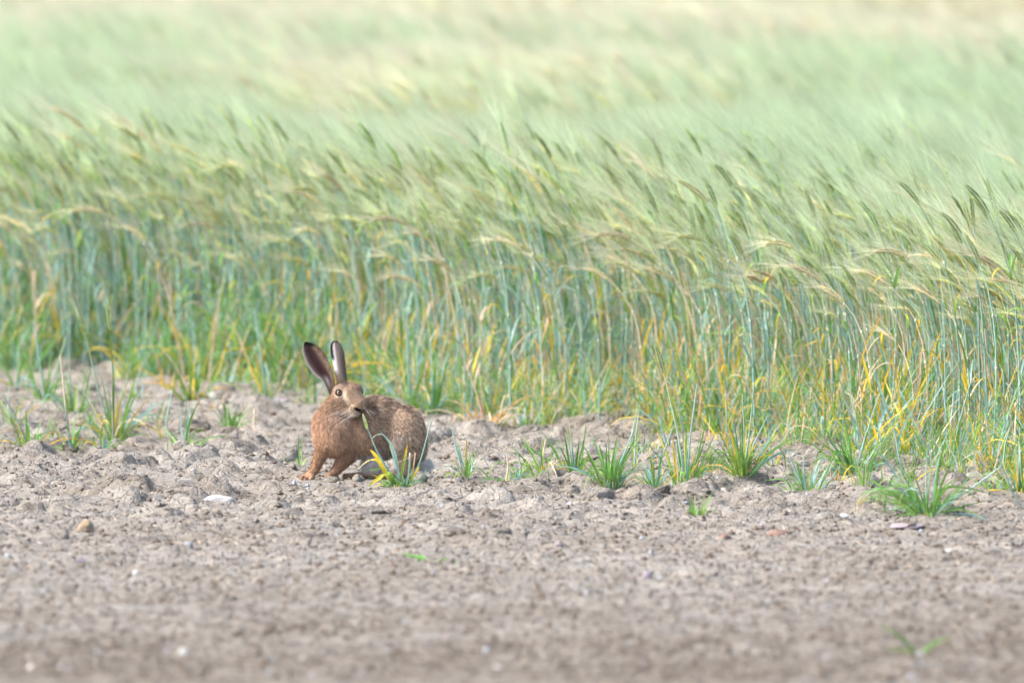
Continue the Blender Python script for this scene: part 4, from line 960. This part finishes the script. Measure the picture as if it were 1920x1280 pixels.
for (pair, dirn, sgn) in ((E1, (-.45, -.85, 0), -1), (E2, (-.12, -.99, 0), -1)):
    for k, (G_, C_) in enumerate(pair):
        nS, nT = G_.shape[:2]; m = 2600; si = RNG.uniform(0, nS - 1.001, m); ti = RNG.uniform(0, nT - 1.001, m)
        if k == 0: ti[:900] = np.where(RNG.random(900) < .5, RNG.uniform(0, .8, 900), RNG.uniform(nT - 3.2, nT - 1.01, 900))
        i0, j0 = si.astype(int), ti.astype(int); a_, b_ = (si - i0)[:, None], (ti - j0)[:, None]
        p_ = (G_[i0, j0] * (1 - a_) + G_[i0 + 1, j0] * a_) * (1 - b_) + (G_[i0, j0 + 1] * (1 - a_) + G_[i0 + 1, j0 + 1] * a_) * b_
        cc_ = C_[i0, j0] * RNG.uniform(.75, 1.25, m)[:, None]
        tu = G_[i0, j0 + 1] - G_[i0, j0]; ts = G_[i0 + 1, j0] - G_[i0, j0]; nn = np.cross(tu, ts); nn /= (np.linalg.norm(nn, axis=1, keepdims=True) + 1e-6)
        nn *= np.sign(nn[:, 2:3] + 1e-9) * (-1 if k == 0 else 1)
        fv, ft, fc = fur(p_ + nn * 1.5, nn, np.tile(dirn, (m, 1)).astype(float), RNG.uniform(7, 14, m) + np.where(j0 > nT - 4, 6, 0), cc_, np.full(m, .8), np.full(m, .15))
        parts_v.append(fv); parts_t.append(ft + o_); parts_c.append(fc); o_ += len(fv)
fv = np.concatenate(parts_v); ft = np.concatenate(parts_t); fc = np.concatenate(parts_c)
fm = bpy.data.meshes.new('fur'); fm.vertices.add(len(fv)); fm.vertices.foreach_set('co', fv.astype(np.float32).ravel())
fm.loops.add(len(ft) * 3); fm.loops.foreach_set('vertex_index', ft.astype(np.int32).ravel()); fm.polygons.add(len(ft)); fm.polygons.foreach_set('loop_start', np.arange(0, len(ft) * 3, 3, dtype=np.int32))
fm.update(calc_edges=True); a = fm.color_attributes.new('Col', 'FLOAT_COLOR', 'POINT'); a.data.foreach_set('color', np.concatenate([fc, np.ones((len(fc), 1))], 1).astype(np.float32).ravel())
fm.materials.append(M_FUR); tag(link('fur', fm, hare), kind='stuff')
# eye
def surf_w(u_, v_):
    ws = np.arange(-320, 100, 1.0); d = sdf(np.stack([np.full_like(ws, u_), np.full_like(ws, v_), ws], -1)); return ws[np.argmax(d < 0)]
import bmesh
def sphere(name, uvw, r, mat, sq=1.0):
    bm = bmesh.new(); bmesh.ops.create_uvsphere(bm, u_segments=24, v_segments=16, radius=r * SC); me = bpy.data.meshes.new(name)
    for v in bm.verts: v.co.y *= sq
    bm.to_mesh(me); bm.free(); me.materials.append(mat); me.polygons.foreach_set('use_smooth', [True] * len(me.polygons)); p = W2(np.array(uvw)); return me, Vector(p.tolist())
M_IRIS = mat_plain('amber_iris', (.40, .26, .155), .12, .6, .15, 400, .0); M_PUP = mat_plain('pupil_black', (.004, .004, .004), .05, .8, 0, 10, 0); M_RIM = mat_plain('eyelid_dark', (.02, .015, .012), .5, .3, 0, 10, 0)
ew = surf_w(478, 481)
me, p = sphere('eye', (478, 481, ew + 8), 18.5, M_IRIS); eye = link('eye', me, hare, p)
me, p2 = sphere('pupil', (479, 479, ew - 4), 10, M_PUP); link('pupil', me, eye, p2 - p)
# eyelid ring
mb = MB(); ring = []
for i in range(25):
    t = 2 * math.pi * i / 24; ring.append(Vector(W2(np.array((478 + 21 * math.cos(t), 480 + 19 * math.sin(t), ew - 1))).tolist()))
tube(mb, ring, [4.6 * SC] * 25, [(.02, .015, .012)] * 25, 6, cap=False); link('eyelid', mb.mesh('eyelid', [M_RIM]), hare)
# whiskers
M_WHISK = mat_plain('whisker_white', (.82, .78, .72), .4, .4, 0, 10, 0)
WH = [((575, 620), (480, 655), (375, 735)), ((578, 625), (470, 640), (330, 740)), ((570, 640), (455, 690), (350, 790)), ((590, 640), (500, 700), (430, 770)), ((590, 650), (480, 720), (418, 810)),
      ((600, 650), (530, 690), (505, 760)), ((610, 655), (560, 690), (545, 740)), ((560, 615), (450, 650), (300, 690)), ((585, 655), (515, 680), (450, 750)),
      ((672, 590), (720, 620), (765, 650)), ((672, 596), (710, 640), (740, 690)), ((668, 600), (700, 625), (730, 650)), ((565, 600), (480, 620), (400, 660))]
for a_, b_, c2 in WH:
    wa = surf_w(*a_) if a_[0] < 660 else -190; pts = []
    for t in np.linspace(0, 1, 9):
        q = np.array(a_) * (1 - t) ** 2 + 2 * np.array(b_) * t * (1 - t) + np.array(c2) * t * t; ww = surf_w(q[0], q[1]); ww = min(ww, 60)
        pts.append(Vector(W2(np.array((q[0], q[1], min(wa - 10 - 60 * t, ww - 45 * min(1, t * 3))))).tolist()))
    mb = MB(); tube(mb, pts, [.85 * SC * (1 - .6 * i / 8) for i in range(9)], [(.8, .77, .7)] * 9, 4); link('whisker', mb.mesh('whisker', [M_WHISK]), hare)
